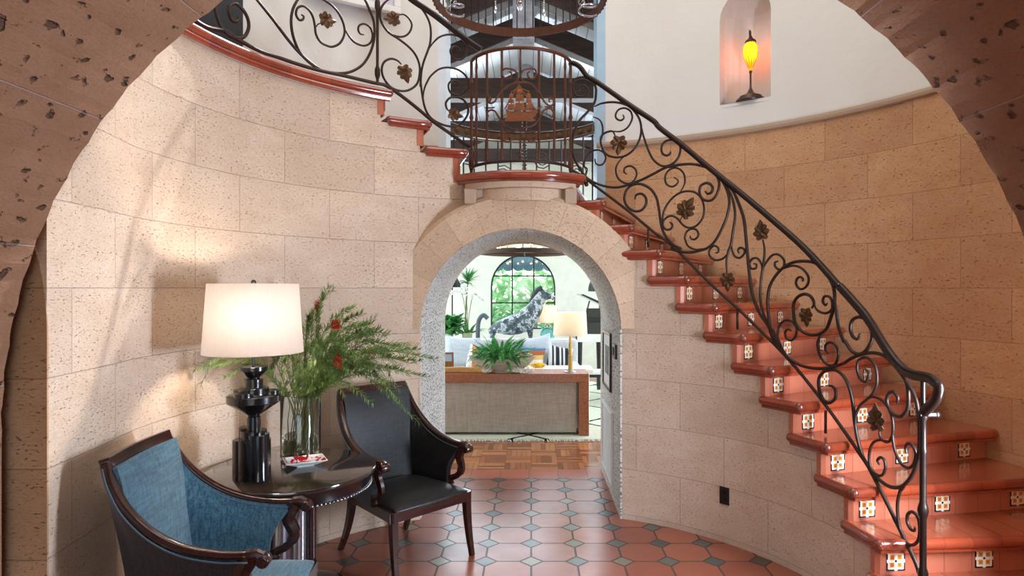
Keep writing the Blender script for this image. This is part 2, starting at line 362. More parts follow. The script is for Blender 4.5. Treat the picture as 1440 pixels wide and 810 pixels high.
ap=sorted(set([-24+i*1.0 for i in range(205)]+[a_r,a_l]+[na0+(na1-na0)*i/14 for i in range(15)]))
def pl(lo,hi):
    for a0,a1 in zip(ap[:-1],ap[1:]):
        am=(a0+a1)/2
        if a_r<am<a_l: continue
        if lo=='below' : b0=b1=DADO; t0=t1=(nz0 if na0<am<na1 else 6.4)
        else:
            if not(na0<am<na1): continue
            def top(a):
                d=R(a-nmid)*RO; return nzs+math.sqrt(max(0,nhalf**2-d*d))
            b0,b1=top(a0),top(a1); t0=t1=6.4
        vs=[]
        for rr in (RO+.0,RO+.22):
            for a,z in ((a0,b0),(a1,b1),(a1,t1),(a0,t0)): vs.append(pol(rr,a,z))
        w.add(vs,[(0,1,2,3),(4,7,6,5),(0,4,5,1),(3,2,6,7),(0,3,7,4),(1,5,6,2)])
pl('below',0); pl('above',0)
# niche back: half-cylinder recess
n=12; vs=[];
def npt(t,z,dep=.26):
    d=-nhalf*math.cos(PI*t); rr=RO+dep*math.sin(PI*t)**.6
    return pol(rr,nmid-math.degrees(d/RO),z)
rows=[nz0]+[nz0+(nzs-nz0)*i/4 for i in range(1,5)]
for z in rows:
    for i in range(n+1): vs.append(npt(i/n,z))
for j in range(1,6):     # dome
    ph=PI/2*j/5
    for i in range(n+1):
        d=-nhalf*math.cos(PI*i/n)*math.cos(ph); rr=RO+.26*(math.sin(PI*i/n)**.6)*math.cos(ph)
        vs.append(pol(rr,nmid-math.degrees(d/RO),nzs+nhalf*math.sin(ph)))
w.add(vs,[(j*(n+1)+i,j*(n+1)+i+1,(j+1)*(n+1)+i+1,(j+1)*(n+1)+i) for j in range(len(rows)+4) for i in range(n)])
w.add([npt(i/n,nz0) for i in range(n+1)]+[npt(i/n,nz0-.03) for i in range(n+1)],[tuple(range(n+1)),tuple(reversed(range(n+1,2*n+2)))])
S('wall_upper',w,M['plaster'])
# cap moulding of the dado
w=MB(); pth=[pol(RO-.012,a,DADO+.012) for a in [-24+i*2 for i in range(int((a_r+24)/2)+1)]]+[pol(RO-.012,a_r,DADO+.012)]
w.tube(pth,.026,8,sx=1.1,sy=.7,up=(0,0,1)); S('trim_2',w,M['stone_plain'])
# upper slabs: balcony landing and upper floor
def slab(mb,a0,a1,z0,z1,r0=RI+.01,r1=RO+.01,st=2):
    n=max(1,int((a1-a0)/st)); A=[a0+(a1-a0)*i/n for i in range(n+1)]; vs=[]
    for z in (z0,z1):
        for r in (r0,r1):
            for a in A: vs.append(pol(r,a,z))
    N=n+1; fs=[]
    for i in range(n):
        fs+=[(i,i+1,N+i+1,N+i),(2*N+i,3*N+i,3*N+i+1,2*N+i+1),(i,2*N+i,2*N+i+1,i+1),(N+i,N+i+1,3*N+i+1,3*N+i)]
    fs+=[(0,N,3*N,2*N),(n,2*N+n,3*N+n,N+n)]
    return mb.add(vs,fs,[(R(math.degrees(math.atan2(v.y-CY,v.x-CX)))*2.5,(v-Vector((CX,CY,v.z))).length) for v in vs])
f=MB(); slab(f,riser_a(13)+.5,105,BAL-.06,BAL-.005); S('floor_landing',f,M['tread'])
f=MB(); slab(f,123,188,STEP_L[2]-.16,STEP_L[2]-.005,RI+.01,RO+.05); S('floor_upper',f,M['tread'])
# far archway passage
w=MB(); n=24
prof=[(AX+AR,0)]+[(AX+AR*math.cos(PI*i/n),AZ+AR*math.sin(PI*i/n)) for i in range(n+1)]+[(AX-AR,0)]
prf2=[(AX+1.0,0)]+[(AX+.97*math.cos(PI*i/n)*1.03,AZ+.99*math.sin(PI*i/n)) for i in range(n+1)]+[(AX-1.0,0)]
# only the lining shell
ys=[4.925,5.4,5.9,6.32]; vs=[];uv=[];ln=0;N=len(prof)
for q in (prof,prf2):
    for y in ys:
        ln=0
        for i,(x,z) in enumerate(q):
            if i: ln+=math.hypot(prof[i][0]-prof[i-1][0],prof[i][1]-prof[i-1][1])
            vs.append((x,y,z)); uv.append((y,ln))
fs=[];K=len(ys)
for j in range(K-1):
    for i in range(N-1):
        fs+=[(j*N+i,j*N+i+1,(j+1)*N+i+1,(j+1)*N+i),((K+j)*N+i,(K+j+1)*N+i,(K+j+1)*N+i+1,(K+j)*N+i+1)]
for i in range(N-1): fs+=[(i,K*N+i,K*N+i+1,i+1),((K-1)*N+i,(K-1)*N+i+1,(2*K-1)*N+i+1,(2*K-1)*N+i)]
w.add(vs,fs,uv); S('wall_passage',w,M['stone_lit_pale'])
# voussoir ring
w=MB(); n=60; vs=[];uv=[]
RO2=1.03
for y in (4.885,5.06):
    for r in (AR,RO2-.03 if y<5 else RO2,RO2):
        for i in range(n+1):
            a=PI*i/n; yy=y+(.03 if (r==RO2 and y<5) else 0); vs.append((AX+r*math.cos(a),yy,AZ+r*math.sin(a))); uv.append(((90-math.degrees(a))/100,r))
N=n+1; fs=[]
def q4(a,b):
    for i in range(n): fs.append((a*N+i,a*N+i+1,b*N+i+1,b*N+i))
q4(0,1);q4(1,2);q4(2,5);q4(5,4);q4(4,3);q4(3,0)
fs+=[(0,N,2*N,5*N,4*N,3*N),(n,3*N+n,4*N+n,5*N+n,2*N+n,N+n)]
w.add(vs,fs,uv)
S('trim_3',w,M['stone_ring'])
# balcony corbel
bc=(-.081,5.25)
def arcpts(hw,bul,y0,n=20):   # plan arc bulging to the viewer
    r=(hw*hw+bul*bul)/(2*bul); a=math.asin(min(1,hw/r)); return [(bc[0]+r*math.sin(-a+2*a*i/n),y0+(r-bul)-r*math.cos(-a+2*a*i/n)) for i in range(n+1)]
def arcslab(mb,hw,bul,y0,z0,z1,back=5.2):
    P=arcpts(hw,bul,y0); P=P+[(P[-1][0],back),(P[0][0],back)]; n=len(P)
    vs=[(x,y,z0) for x,y in P]+[(x,y,z1) for x,y in P]
    uvs=[(x*1.0,z0) for x,y in P]+[(x,z1) for x,y in P]
    return mb.add(vs,[tuple(reversed(range(n))),tuple(range(n,2*n))]+[(i,(i+1)%n,(i+1)%n+n,i+n) for i in range(n)],uvs)
w=MB(); arcslab(w,.425,.17,4.97,2.50,2.585); arcslab(w,.30,.115,4.94,2.405,2.50); w.box(AX-.425,AX-.335,4.89,5.1,2.385,2.50); w.box(AX+.335,AX+.425,4.89,5.1,2.385,2.50)
w.box(AX-.425,AX+.425,4.93,5.1,2.385,2.50)
S('trim_4',w,M['stone_plain'],bevel=.008)
# near arch (barrel the camera stands in) with walls and hall behind it
NR,NZ=1.958,1.219; w=MB(); n=240; ys=[-.9,.2,1.2,2.0,2.40]; vs=[];uv=[]
ang=[-20+220*i/n for i in range(n+1)]
for r in (NR,NR+.5):
    for y in ys:
        for a in ang:
            j=0
            if r==NR: j=(.003*math.sin(a*1.3+y)+.0012*math.sin(a*2.9)) if 0<=a<=180 else 0
            vs.append((((r+j)*math.cos(R(a)) if 0<=a<=180 else math.copysign(r+j,math.cos(R(a)))),y,NZ+(r+j)*math.sin(R(a))*(1 if 0<=a<=180 else 2))); uv.append((y+ .9,((a-20.5)/15.5+10)*.508 if a<=90 else ((180-a-20.5)/15.5+10)*.508))
N=n+1;K=len(ys);fs=[]
for j in range(K-1):
    for i in range(n): fs+=[(j*N+i,j*N+i+1,(j+1)*N+i+1,(j+1)*N+i),((K+j)*N+i,(K+j+1)*N+i,(K+j+1)*N+i+1,(K+j)*N+i+1)]
for i in range(n): fs+=[(i,K*N+i,K*N+i+1,i+1),((K-1)*N+i,(K-1)*N+i+1,(2*K-1)*N+i+1,(2*K-1)*N+i)]
w.add(vs,fs,uv); S('wall_near_arch',w,M['stone_near'])
# wall above and beside the near arch closing the stair well
w=MB(); pr=[(3.2,0),(3.2,6.4),(-3.4,6.4),(-3.4,0),(-2.2,0)]+[((NR+.3)*math.cos(R(180-a)),NZ+(NR+.3)*math.sin(R(180-a))) for a in range(0,181,6)]+[(2.2,0)]
w.prism(pr,2.02,2.28); S('wall_front',w,M['plaster'])
f=MB(); f.box(-3.6,3.6,2.0,6.3,6.4,6.5); S('ceiling_stairwell',f,M['plaster'])
# hall behind the camera with a wide glazed opening
f=MB(); f.box(-3.3,3.3,-3.6,-.85,3.3,3.4); S('ceiling_hall',f,M['plaster'])
f=MB(); f.box(-3.4,-3.3,-3.6,2.1,0,3.4); S('wall_hall_left',f,M['stone_out'])
f=MB(); f.box(3.3,3.4,-3.6,2.1,0,3.4); S('wall_hall_right',f,M['stone_out'])
f=MB(); f.box(-3.3,-1.7,-3.7,-3.6,0,3.4); f.box(1.7,3.3,-3.7,-3.6,0,3.4); f.box(-1.7,1.7,-3.7,-3.6,2.7,3.4); S('wall_back',f,M['stone_out'])
# living room shell
f=MB(); f.box(-5.6,-5.5,6.3,13.2,0,4.6); S('wall_living_left',f,M['plaster_cool'])
f=MB(); f.box(5.5,5.6,6.3,13.2,0,4.6); S('wall_living_right',f,M['plaster_cool'])
YW=12.6
wx0,wx1=at(690,0,YW).x,at(781,0,YW).x; wz1=EYE+(405-358)*YW/F; wm=(wx0+wx1)/2; wr=(wx1-wx0)/2; wzs=wz1-wr; wz0=.95
f=MB(); hole=[(wx0,wz0)]+[(wm-wr*math.cos(PI*i/20),wzs+wr*math.sin(PI*i/20)) for i in range(21)]+[(wx1,wz0)]
gab=[(5.5,0),(5.5,4.2),(0,6.55),(-5.5,4.2),(-5.5,0)]
hh=list(hole); 
polyL=[(wm,0),(5.5,0),(5.5,4.3),(wm,6.6)]+[(wm+wr*math.sin(PI/2*i/10),wzs+wr*math.cos(PI/2*i/10)) for i in range(11)]+[(wx1,wz0),(wm,wz0)]
polyR=[(wm-(x-wm)if abs(x)<5 else -5.5,z) for x,z in polyL]
f.prism(polyL,YW,YW+.2); f.prism(list(reversed(polyR)),YW,YW+.2); S('wall_living_far',f,M['plaster_cool'])
w=MB(); hp=[(x,YW+.05,z) for x,z in hole]; w.tube(hp+[hp[0]],.03,6)
for t in (1/3,2/3):
    x=wx0+(wx1-wx0)*t; w.box(x-.012,x+.012,YW+.03,YW+.07,wz0,wzs+math.sqrt(wr*wr-(x-wm)**2))
for yy in (388,426): z=EYE+(405-yy)*YW/F; w.box(wx0,wx1,YW+.03,YW+.07,z-.012,z+.012)
S('window_1',w,M['blackm'])
g=MB(); g.prism(hole,YW+.085,YW+.09); g.build('window_pane',M['glass'],bpy.data.objects['window_1'])
# roof: planked slopes, trusses are things below
m=Mat('whitewashed_planks',(214,222,232),.3,coat=.3); u,v,_=m.xyz(m.coords('UV')); k=v/.14; ln=(k.fract()-.5).abs().gt(.45); w_=m.white(m.vec(k.floor(),1.0,1.0)); nn=m.noise(m.scale(m.coords('UV'),(1,14,1)),3,4)
m.col(m.mix(ln*.8,m.mix((w_*.4+nn*.4).clamp(),(216,226,236),(150,150,156)),(56,50,54))); M['planks']=m.m
f=MB()
for sg in (-1,1):
    v=[(sg*2.9,6.2,3.95),(AX,6.2,5.17),(AX,13.2,5.17),(sg*2.9,13.2,3.95)]
    b=[(sg*6.0,6.2,3.95),(sg*2.9,6.2,3.95),(sg*2.9,13.2,3.95),(sg*6.0,13.2,3.95)]
    f.add(b+[(a,q_,c+.1) for a,q_,c in b],[(0,1,2,3),(7,6,5,4),(0,4,5,1),(1,5,6,2),(2,6,7,3),(3,7,4,0)],[(0,0),(0,3.1),(7,3.1),(7,0)]*2)
    f.add(v+[(a,b,c+.1) for a,b,c in v],[(0,1,2,3),(7,6,5,4),(0,4,5,1),(1,5,6,2),(2,6,7,3),(3,7,4,0)],[(0,0),(0,3.2),(7,3.2),(7,0)]*2)
S('ceiling_living_room',f,M['planks'])
f=MB()   # gable over the opening on the stair side
f.prism([(-6,4.3),(-.82,4.3),(-.82,6.6),(-6,4.35)],6.45,6.55); f.prism([(.64,4.3),(6,4.3),(6,4.35),(.64,6.6)],6.45,6.55)
f.box(-5.5,AX-AR-.24,6.45,6.55,0,4.35); f.box(AX+AR+.24,5.5,6.45,6.55,0,4.35); S('wall_living_near',f,M['plaster_cool'])
# side jambs of the tall opening
f=MB(); j0=pol(RO,a_l,0); f.box(j0.x-.09,j0.x-.0,j0.y-.02,6.6,BAL,6.4); S('trim_5',f,plain('cool_white_paint',(226,236,242),.5,var=.02))
f=MB(); j1=pol(RO,a_r,0); f.box(j1.x,j1.x+.09,j1.y-.02,6.6,BAL,6.4); S('trim_6',f,plain('pale_blue_paint',(166,196,216),.5,var=.03))
# dark panel standing in for the unlit doorway opening on the upper floor
dA=cyl(285,40,RO-.02); dB=cyl(341,40,RO-.02); aA=math.degrees(math.atan2(dA.y-CY,dA.x-CX)); aB=math.degrees(math.atan2(dB.y-CY,dB.x-CX))
w=MB(); wall_strip(w,RO-.03,.03,[aB+(aA+14-aB)*i/8 for i in range(9)],lambda a,b:STEP_L[2],lambda a:5.3); S('doorway_1',w,plain('unlit_doorway_blue_black',(16,20,30),.35))
# ================================================================ staircase
st=thing('staircase','curved terracotta-tiled staircase with painted flower tiles winding up the rotunda wall','staircase',(CX,CY,0))
ORG=Vector((CX,CY,0))
def rel(mb): mb.v=[tuple(Vector(v)-ORG) for v in mb.v]; return mb
NRD=.029
def tread(a_back,a_front,z,name='tread',r1=RO-.01,solid_to=None):
    t=MB(); n=8; ro=RI-.012
    A=[a_back+(a_front-a_back)*i/n for i in range(n+1)]
    vs=[];uv=[]
    for zz in (z-NRD*1.9,z):
        for r in (ro+.0,r1):
            for a in A: vs.append(pol(r,a,zz)); uv.append((r-.06,R(a)*2.4))
    N=n+1;fs=[]
    for i in range(n): fs+=[(i,i+1,N+i+1,N+i),(2*N+i,3*N+i,3*N+i+1,2*N+i+1),(i,2*N+i,2*N+i+1,i+1),(N+i,N+i+1,3*N+i+1,3*N+i)]
    fs+=[(0,N,3*N,2*N),(n,2*N+n,3*N+n,N+n)]
    t.add(vs,fs,uv); o=rel(t).build(name,M['tread'],st)
    e=MB(); p=[pol(ro,a,z-NRD) for a in A]; q=[pol(ro+(r1-ro)*i/10,a_front,z-NRD) for i in range(11)]
    path=p[:-1]+[pol(ro+.004,a_front,z-NRD)]+q[1:]
    e.tube(path,NRD,12,uvlen=True,up=(0,0,1)); e.ball(pol(ro+.004,a_front,z-NRD),NRD*1.03,14)
    e.ball(p[0],NRD,12)
    # small lip under the bullnose
    e.tube([v+Vector((0,0,-.034)) for v in path],.013,6,up=(0,0,1),uvlen=True)
    rel(e).build('nosing',M['nosing'],o,smooth='auto'); return o
def riser(a,z0,z1,r1=RO-.01,tiles=(1.955,2.44,2.95),sgn=1,ends=True):
    t=MB(); d=sgn*.055; r0=RI-.006; n=6; vs=[];uv=[]
    da=math.degrees(d/r0)
    rr=[r0+.018,r0+.05]+[r0+.05+(r1-r0-.05)*i/n for i in range(1,n+1)]
    def P(r,dd,z): return pol(r,a+math.degrees(dd/r),z)
    loop=[(r0,.0+sgn*.02)]+[(r,0) for r in rr]+[(r1,d),(r0,d)]
    N=len(loop)
    for z in (z0,z1):
        for r,dd in loop: vs.append(P(r,dd,z)); uv.append((r-.08,z))
    t.add(vs,[tuple(range(N)),tuple(reversed(range(N,2*N)))]+[(i,(i+1)%N,(i+1)%N+N,i+N) for i in range(N)],uv)
    o=rel(t).build('riser',M['riser'],st)
    for tr in tiles:
        zc=z0+(z1-z0)*.47; h=.05; g=MB(); f=-sgn*.004
        vs=[P(tr+x,dd,zc+y) for dd in (f,0) for x,y in ((-h,-h),(h,-h),(h,h),(-h,h))]
        g.add(vs,[(0,1,2,3),(4,7,6,5),(0,4,5,1),(1,5,6,2),(2,6,7,3),(3,7,4,0)],[(-1,-1),(1,-1),(1,1),(-1,1)]*2); rel(g).build('flower_tile',M['flower_tile'],o)
OV=1.0
for k in range(1,13):
    tread(tip(k),riser_a(k)-OV,TOP[k-1]); riser(riser_a(k),(TOP[k-2] if k>1 else 0)+.0,TOP[k-1]-.05)
riser(riser_a(13),TOP[11],BAL-.06)
# left flight, climbing away from the landing
tread(113.2,104.2,STEP_L[0]); riser(105.2,BAL-.06,STEP_L[0]-.05,tiles=()) 
tread(122.2,112.9,STEP_L[1]); riser(113.9,STEP_L[0]-.0,STEP_L[1]-.05,tiles=())
riser(123.2,STEP_L[1],STEP_L[2]-.05,tiles=())
t=MB(); A=[122.2+i for i in range(0,65)]; pth=[pol(RI-.012,a,STEP_L[2]-NRD) for a in A]; pth+=[Vector((-1.85,2.8,STEP_L[2]-NRD)),Vector((-1.82,2.45,STEP_L[2]-NRD))]
t.tube(pth,NRD,12,uvlen=True,up=(0,0,1)); t.ball(pth[0],NRD,12); t.tube([p+Vector((0,0,-.042)) for p in pth],.02,8,up=(0,0,1),uvlen=True)
rel(t).build('nosing',M['nosing'],st,smooth='auto')
# balcony edge
t=MB(); P=arcpts(.475,.2,4.99,24); pth=[Vector((x,y,BAL-NRD)) for x,y in P]; t.tube(pth,NRD,12,uvlen=True,up=(0,0,1)); t.tube([p+Vector((0,.008,-.035)) for p in pth],.016,8,up=(0,0,1)); t.ball(pth[0],NRD,12); t.ball(pth[-1],NRD,12)
arcslab(t,.47,.195,4.99,BAL-.055,BAL-.003,5.3)
rel(t).build('nosing',M['nosing'],st,smooth='auto')
# ================================================================ railings
SC={'A':(800,80,5.0625),'B':(800,220,5.0625),'C':(920,180,5.0625),'D':(920,320,5.0625),'E':(1040,300,5.0625),'F':(1040,440,5.0625),'G':(1180,400,5.0625),'H':(1160,520,4.5),'I':(1160,640,4.765),
    'J':(270,0,6.231),'K':(390,0,5.788),'L':(520,0,6.231),'M':(560,100,5.067),'N':(650,50,4.047),'O':(680,100,10.12)}
def px(*seq):
    out=[];c=None
    for q in seq:
        if isinstance(q,str): c=SC[q]; continue
        out.append((c[0]+q[0]/c[2],c[1]+q[1]/c[2]))
    return out
def onrail(pts,k=5,dr=0.0): 
    s=spline([Vector((x,y,0)) for x,y in pts],k); return [cyl(p.x,p.y,RR+dr) for p in s]
def radial(p): v=Vector((p.x-CX,p.y-CY,0)); return v.normalized()
def scroll(parent,pts,r=.0078,dr=0,org=None,mat='iron',taper=True,proj=None):
    P=(proj or onrail)(pts); n=len(P); rs=[r*(.6+.4*min(1,i/8)) *(.6+.4*min(1,(n-1-i)/8)) for i in range(n)] if taper else [r]*n
    t=MB(); t.tube(P,rs,8); t.v=[tuple(Vector(v)-org) for v in t.v]; return t.build('scroll',M[mat],parent,smooth=True)
LH=[(.10,-.47),(.24,-.5),(.35,-.4),(.31,-.29),(.42,-.22),(.49,-.08),(.42,.02),(.32,.03),(.37,.16),(.31,.28),(.2,.28),(.15,.34),(.12,.44)]
LEAF=[(0,-.42)]+LH+[(0,.6)]+[(-a,b) for a,b in reversed(LH)]
def leaf(parent,crop,cx,cy,sz,ang,org,r=RR,proj=None):
    """vine leaf; sz and ang (deg, 0 = tip up, clockwise) in the view of the crop"""
    c=SC[crop]; X0,Y0=c[0]+cx/c[2],c[1]+cy/c[2]; p=(proj or (lambda a,b:cyl(a,b,r)))(X0,Y0); s=sz/c[2]*p.y/F
    nrm=-radial(p); ez=Vector((0,0,1)); ex=nrm.cross(ez)*-1
    if ex.x<0: ex=-ex
    # keep the outline as broad as it shows from the hall although the rail turns away
    ca,sa=math.cos(R(ang)),math.sin(R(ang))
    vs=[];fs=[]
    def pt(u,v,h):
        return p+(ex*(u*ca+v*sa)+ez*(-u*sa+v*ca))*s+nrm*h*s
    n=len(LEAF)
    for off in (0,-.05):
        vs.append(pt(0,-.1,.02+off))
        for i,(u,v) in enumerate(LEAF): vs.append(pt(u*.5,v*.5-.03,.09+off+.05*math.sin(i*PI*2/4.5)))
        for i,(u,v) in enumerate(LEAF): vs.append(pt(u,v,.02+.16*abs(u)*(1 if i%3 else .2)+off))
    B=1+2*n
    for o in (0,B):
        for i in range(n):
            j=(i+1)%n; fs+=[(o,o+1+i,o+1+j),(o+1+i,o+1+n+i,o+1+n+j,o+1+j)]
    for i in range(n): j=(i+1)%n; fs.append((1+n+i,B+1+n+i,B+1+n+j,1+n+j))
    t=MB(); t.add([v-org for v in vs],fs); return t.build('leaf',M['leaf_iron'],parent,smooth='auto')
# ---- stair rail on the right flight
nb=cyl(1298,700,RR); org=Vector((nb.x,nb.y,0.262))
rl=thing('stair_railing','wrought iron vine-scroll railing sweeping down the right flight to a newel post','railing',org)
def part(name,P,r,mat='iron',parent=None,n=10,org_=None,**k):
    t=MB(); t.tube(P,r,n,**k); o=org_ or org; t.v=[tuple(Vector(v)-o) for v in t.v]; return t.build(name,M[mat],parent or rl,smooth=True)
hr=onrail(px('A',(0,45),(40,48),(80,75),(130,140),(200,180),(435,345),(600,455),'C',(40,0),(200,122),(400,290),(600,450),'E',(180,0),(400,190),(550,340),(700,510),'G',(10,20),(100,120),(200,240),(350,480),(450,598),(520,640),(600,657),(650,672),(690,705),'H',(718,105),(718,140),(700,190),(660,235),(625,268)),5)
part('handrail',hr,.026,'handrail',n=12,sx=.8,sy=1)
br=onrail(px('B',(0,88),(100,140),(160,190),(400,370),(570,510),'D',(0,35),(140,140),(400,400),(600,580),'F',(20,0),(330,310),(600,640),'I',(240,0),(320,130),(470,430),(600,700),(640,810)),4)
part('bottom_rail',br,.014,n=4,sx=1.0,sy=.7)
t=MB(); z0=TOP[0]; L=lambda z:(z-org.z)
t.lathe([(.028,0),(.03,.02),(.02,.05),(.024,.09),(.016,.12),(.016,L(.62)),(.022,L(.64)),(.026,L(.66)),(.022,L(.68)),(.016,L(.70)),(.016,L(.94)),(.02,L(.955)),(.016,L(.97)),(.015,L(1.1)),(.022,L(1.11)),(.024,L(1.13)),(.012,L(1.14)),(.012,L(1.3))],(0,0,0),16)
t.build('newel_post',M['handrail'],rl,smooth='auto')
t=MB(); c=nb-org; zz=EYE+(405-583)*nb.y/F-org.z; t.tube([Vector((-.02,0,zz)),Vector((.065,0,zz))],.017,12); t.ball((.065,0,zz),.02,10); t.build('collar',M['handrail'],rl,smooth='auto')
for x,y0,y1 in ((1161,577,607),(1037,432,461),(911.5,322,346),(1298,700,700)):
    if y0==y1: continue
    a=cyl(x,y0); b=cyl(x,y1); b=Vector((a.x,a.y,b.z-.01)); part('baluster_foot',[a,b],.009,n=6)
RS=[ # (points, radius)
 (px('A',(75,240),(80,215),(110,205),(135,235),(125,270),(85,285),(45,270),(25,225),(30,180),(60,152),(110,148),(160,170),(190,215),(192,270),(180,330),(130,395),(75,455),(40,530),(25,600),(25,670),(40,730),'B',(70,75),(115,140),(170,180),(250,210),(340,220),(430,200),(520,165),(610,120),(700,75),(810,55),'C',(100,277),(180,262),(260,256),(340,270),(400,295),(445,340),(463,400),(450,460),(420,505),(380,518),(340,500),(322,460),(330,415),(365,392),(400,400),(417,430),(405,460),(380,468),(362,450)),.0095),
 (px('A',(180,355),(230,332),(310,322),(390,335),(450,370),(500,440),(515,510),(505,580),(470,650),(410,700),(350,715),(290,705),(250,675),(228,620),(230,570),(260,540),(310,530),(330,565)),.0085),
 (px('A',(310,530),(370,530),(420,500),(450,440),(440,390),(400,365),(355,375),(333,410),(340,440),(370,452),(392,435),(385,412)),.0075),
 (px('A',(510,470),(530,560),(560,650),(600,730),(660,775),(720,770),(770,730),(793,670),(785,620),(740,592),(690,600),(660,640),(665,685),(695,702),(720,690),(722,672)),.0085),
 (px('A',(170,425),(220,450),(240,500),(238,560),(228,600)),.007),
 (px('A',(185,725),(190,755),(215,770),(245,760),(262,720),(245,680),(200,662),(150,680),(115,730),(110,780),(130,800),'B',(118,150)),.007),
 (px('A',(395,705),(350,755),'B',(333,100),(350,155),(400,190),(450,185),(480,140),(475,95),(440,68),(400,80),(393,110),(412,127)),.0075),
 (px('B',(470,305),(480,275),(515,265),(545,290),(550,335),(520,380),(470,390),(420,360),(395,310),(405,250),(440,210),(490,195),(540,205),(590,240),(625,300),(640,370),(650,440),(660,500),(690,570),(740,625),(800,660),'D',(120,148),(180,170),(260,176),(330,162),(390,138),(440,85),'C',(490,700),(520,620),(535,530),(520,450),(490,390),(450,335)),.0095),
 (px('C',(180,465),(215,400),(215,340),(190,300),(150,283),(105,300),(78,345),(85,395),(120,417),(155,405),(170,375),(140,350)),.0072),
 (px('C',(62,690),(60,650),(70,590),(110,520),(170,468),(230,450),(290,458),(335,500),(355,570),(345,640),(300,695),(250,710),(205,690),(160,640),(115,625),(75,650),(62,690),(80,720),(110,722),(130,700),(120,675),(108,673)),.0078),
 (px('C',(185,660),(200,625),(225,590)),.006),
 (px('C',(255,768),(265,790),(295,790),(315,760),(300,725),(265,718),(230,740),(218,780),'D',(222,90),(240,130),(290,155),(350,150)),.0075),
 (px('C',(480,370),(540,460),(570,560),(575,640),(560,740),'D',(548,115),(528,170),(515,240),(517,325)),.009),
 (px('D',(548,130),(520,190),(480,225),(430,230),(395,200),(395,160),(425,130),(455,145),(455,175),(435,180)),.0075),
 (px('D',(550,130),(557,170),(575,205),(610,215),(640,185),(640,155),(615,142),(595,160),(605,185)),.0075),
 (px('C',(500,385),(560,450),(610,560),(640,660),(655,800),'D',(665,200),(680,350),(700,480),(740,590),'E',(165,745),(210,810),'F',(280,235),(340,315)),.0105),
 (px('E',(165,185),(178,260),(170,370),(160,420),(150,500),(148,600),(165,700),(205,800),'F',(240,200),(300,275)),.0085),
 (px('E',(160,420),(155,360),(125,320),(90,325),(70,360),(85,393),(115,390),(120,365),(100,358)),.0075),
 (px('E',(165,400),(190,350),(230,300),(275,293),(315,330),(315,380),(285,400),(255,380),(252,350),(275,340)),.0075),
 (px('F',(340,310),(290,230),(240,130),'E',(220,810),(205,720),(200,620),(215,520),(260,440),(320,380),(390,347),(470,340),(540,355),(600,410),(650,480),(675,560),(675,650),(650,740),'F',(620,110),(570,150),(510,157),(450,135),(400,80),'E',(385,720),(385,650),(410,600),(460,575),(505,590),(530,640),(515,675)),.0095),
 (px('E',(310,395),(380,373),(440,390),(485,440),(490,490),(465,530),(430,538),(403,505),(410,465),(435,453),(452,470),(448,485)),.0075),
 (px('E',(530,640),(545,680),(580,705),(620,710),(655,685),(660,635),(640,595),(605,592),(592,625),(610,655),(625,640)),.0075),
 (px('E',(675,580),(690,700),'F',(690,0),(705,100),(740,200),'G',(40,400),(90,475),(150,495),(205,455),(235,380),(225,300),(190,250),(140,232),(95,255),(80,310),(95,365),(130,390),(150,350)),.0095),
 (px('F',(370,130),(345,115),(325,140),(335,180),(370,195),(400,160),(405,100),(370,60),(320,55),(280,100),(275,180),(300,240)),.0075),
 (px('F',(300,260),(350,320),(440,375),(540,395),(640,390),(740,360),'G',(80,530),(150,500),(220,487),(290,495),(350,530),'H',(480,20),(520,90),(530,200),(515,265),(480,297),(440,285),(405,240),(393,190),(410,145),(440,142),(462,180),(455,210)),.0095),
 (px('F',(600,130),(565,180),(555,240),(580,320),(630,370),(680,365),(703,300),(690,240),(650,210),(615,225),(612,265),(635,293)),.0075),
 (px('F',(635,520),(665,525),(685,560),(680,610),(640,640),(600,620),(570,560),(565,470),(600,420),(640,405),(690,410),(740,450),'H',(150,100),(175,200),(190,340),(210,450),(240,550),(290,630),(350,700),(420,742),(490,735),(550,670),(590,560),(600,400),(585,230),(560,150),(520,80),(480,20)),.0095),
 (px('G',(185,603),(205,620),(210,650),(190,693),(150,670),(128,600),(140,540),(190,520),(240,550),(265,610),(270,700),(245,770),'H',(270,185),(225,225),(195,290),(195,370),(205,430)),.0078),
 (px('H',(275,182),(310,172),(370,200),(410,260),(430,330),(430,400),(410,450),(380,455),(350,425),(345,378)),.0072),
 (px('H',(430,330),(428,400),(440,500),(480,590),(530,622),(565,590),(575,530),(555,480),(525,467),(510,495),(515,530)),.0075),
 (px('H',(400,452),(340,445),(300,470),(280,540),(290,620),(330,665),(365,665),(383,620),(375,570),(350,555),(332,575),(345,600)),.0075),
 (px('H',(530,690),(490,755),'I',(505,240),(487,320),(490,420),(510,520),(550,590),(595,600),(630,560),(635,470),(620,410),(585,380),(555,400),(553,450),(575,495),(600,505),(605,480)),.008),
]
for pts,r in RS: scroll(rl,pts,r*1.08,org=org)
for a in (('A',355,625,130,185),('C',232,570,150,35),('D',523,383,125,180),('E',155,122,135,-8),('E',475,735,125,175),('H',328,305,165,-8)): leaf(rl,*a,org)
t=MB(); q=cyl(822.5,254); t.ball(q,.03,12); t.ball(q+Vector((.012,0,-.03)),.018,10); t.v=[tuple(Vector(v)-org) for v in t.v]; t.build('knot',M['iron'],rl,smooth=True)
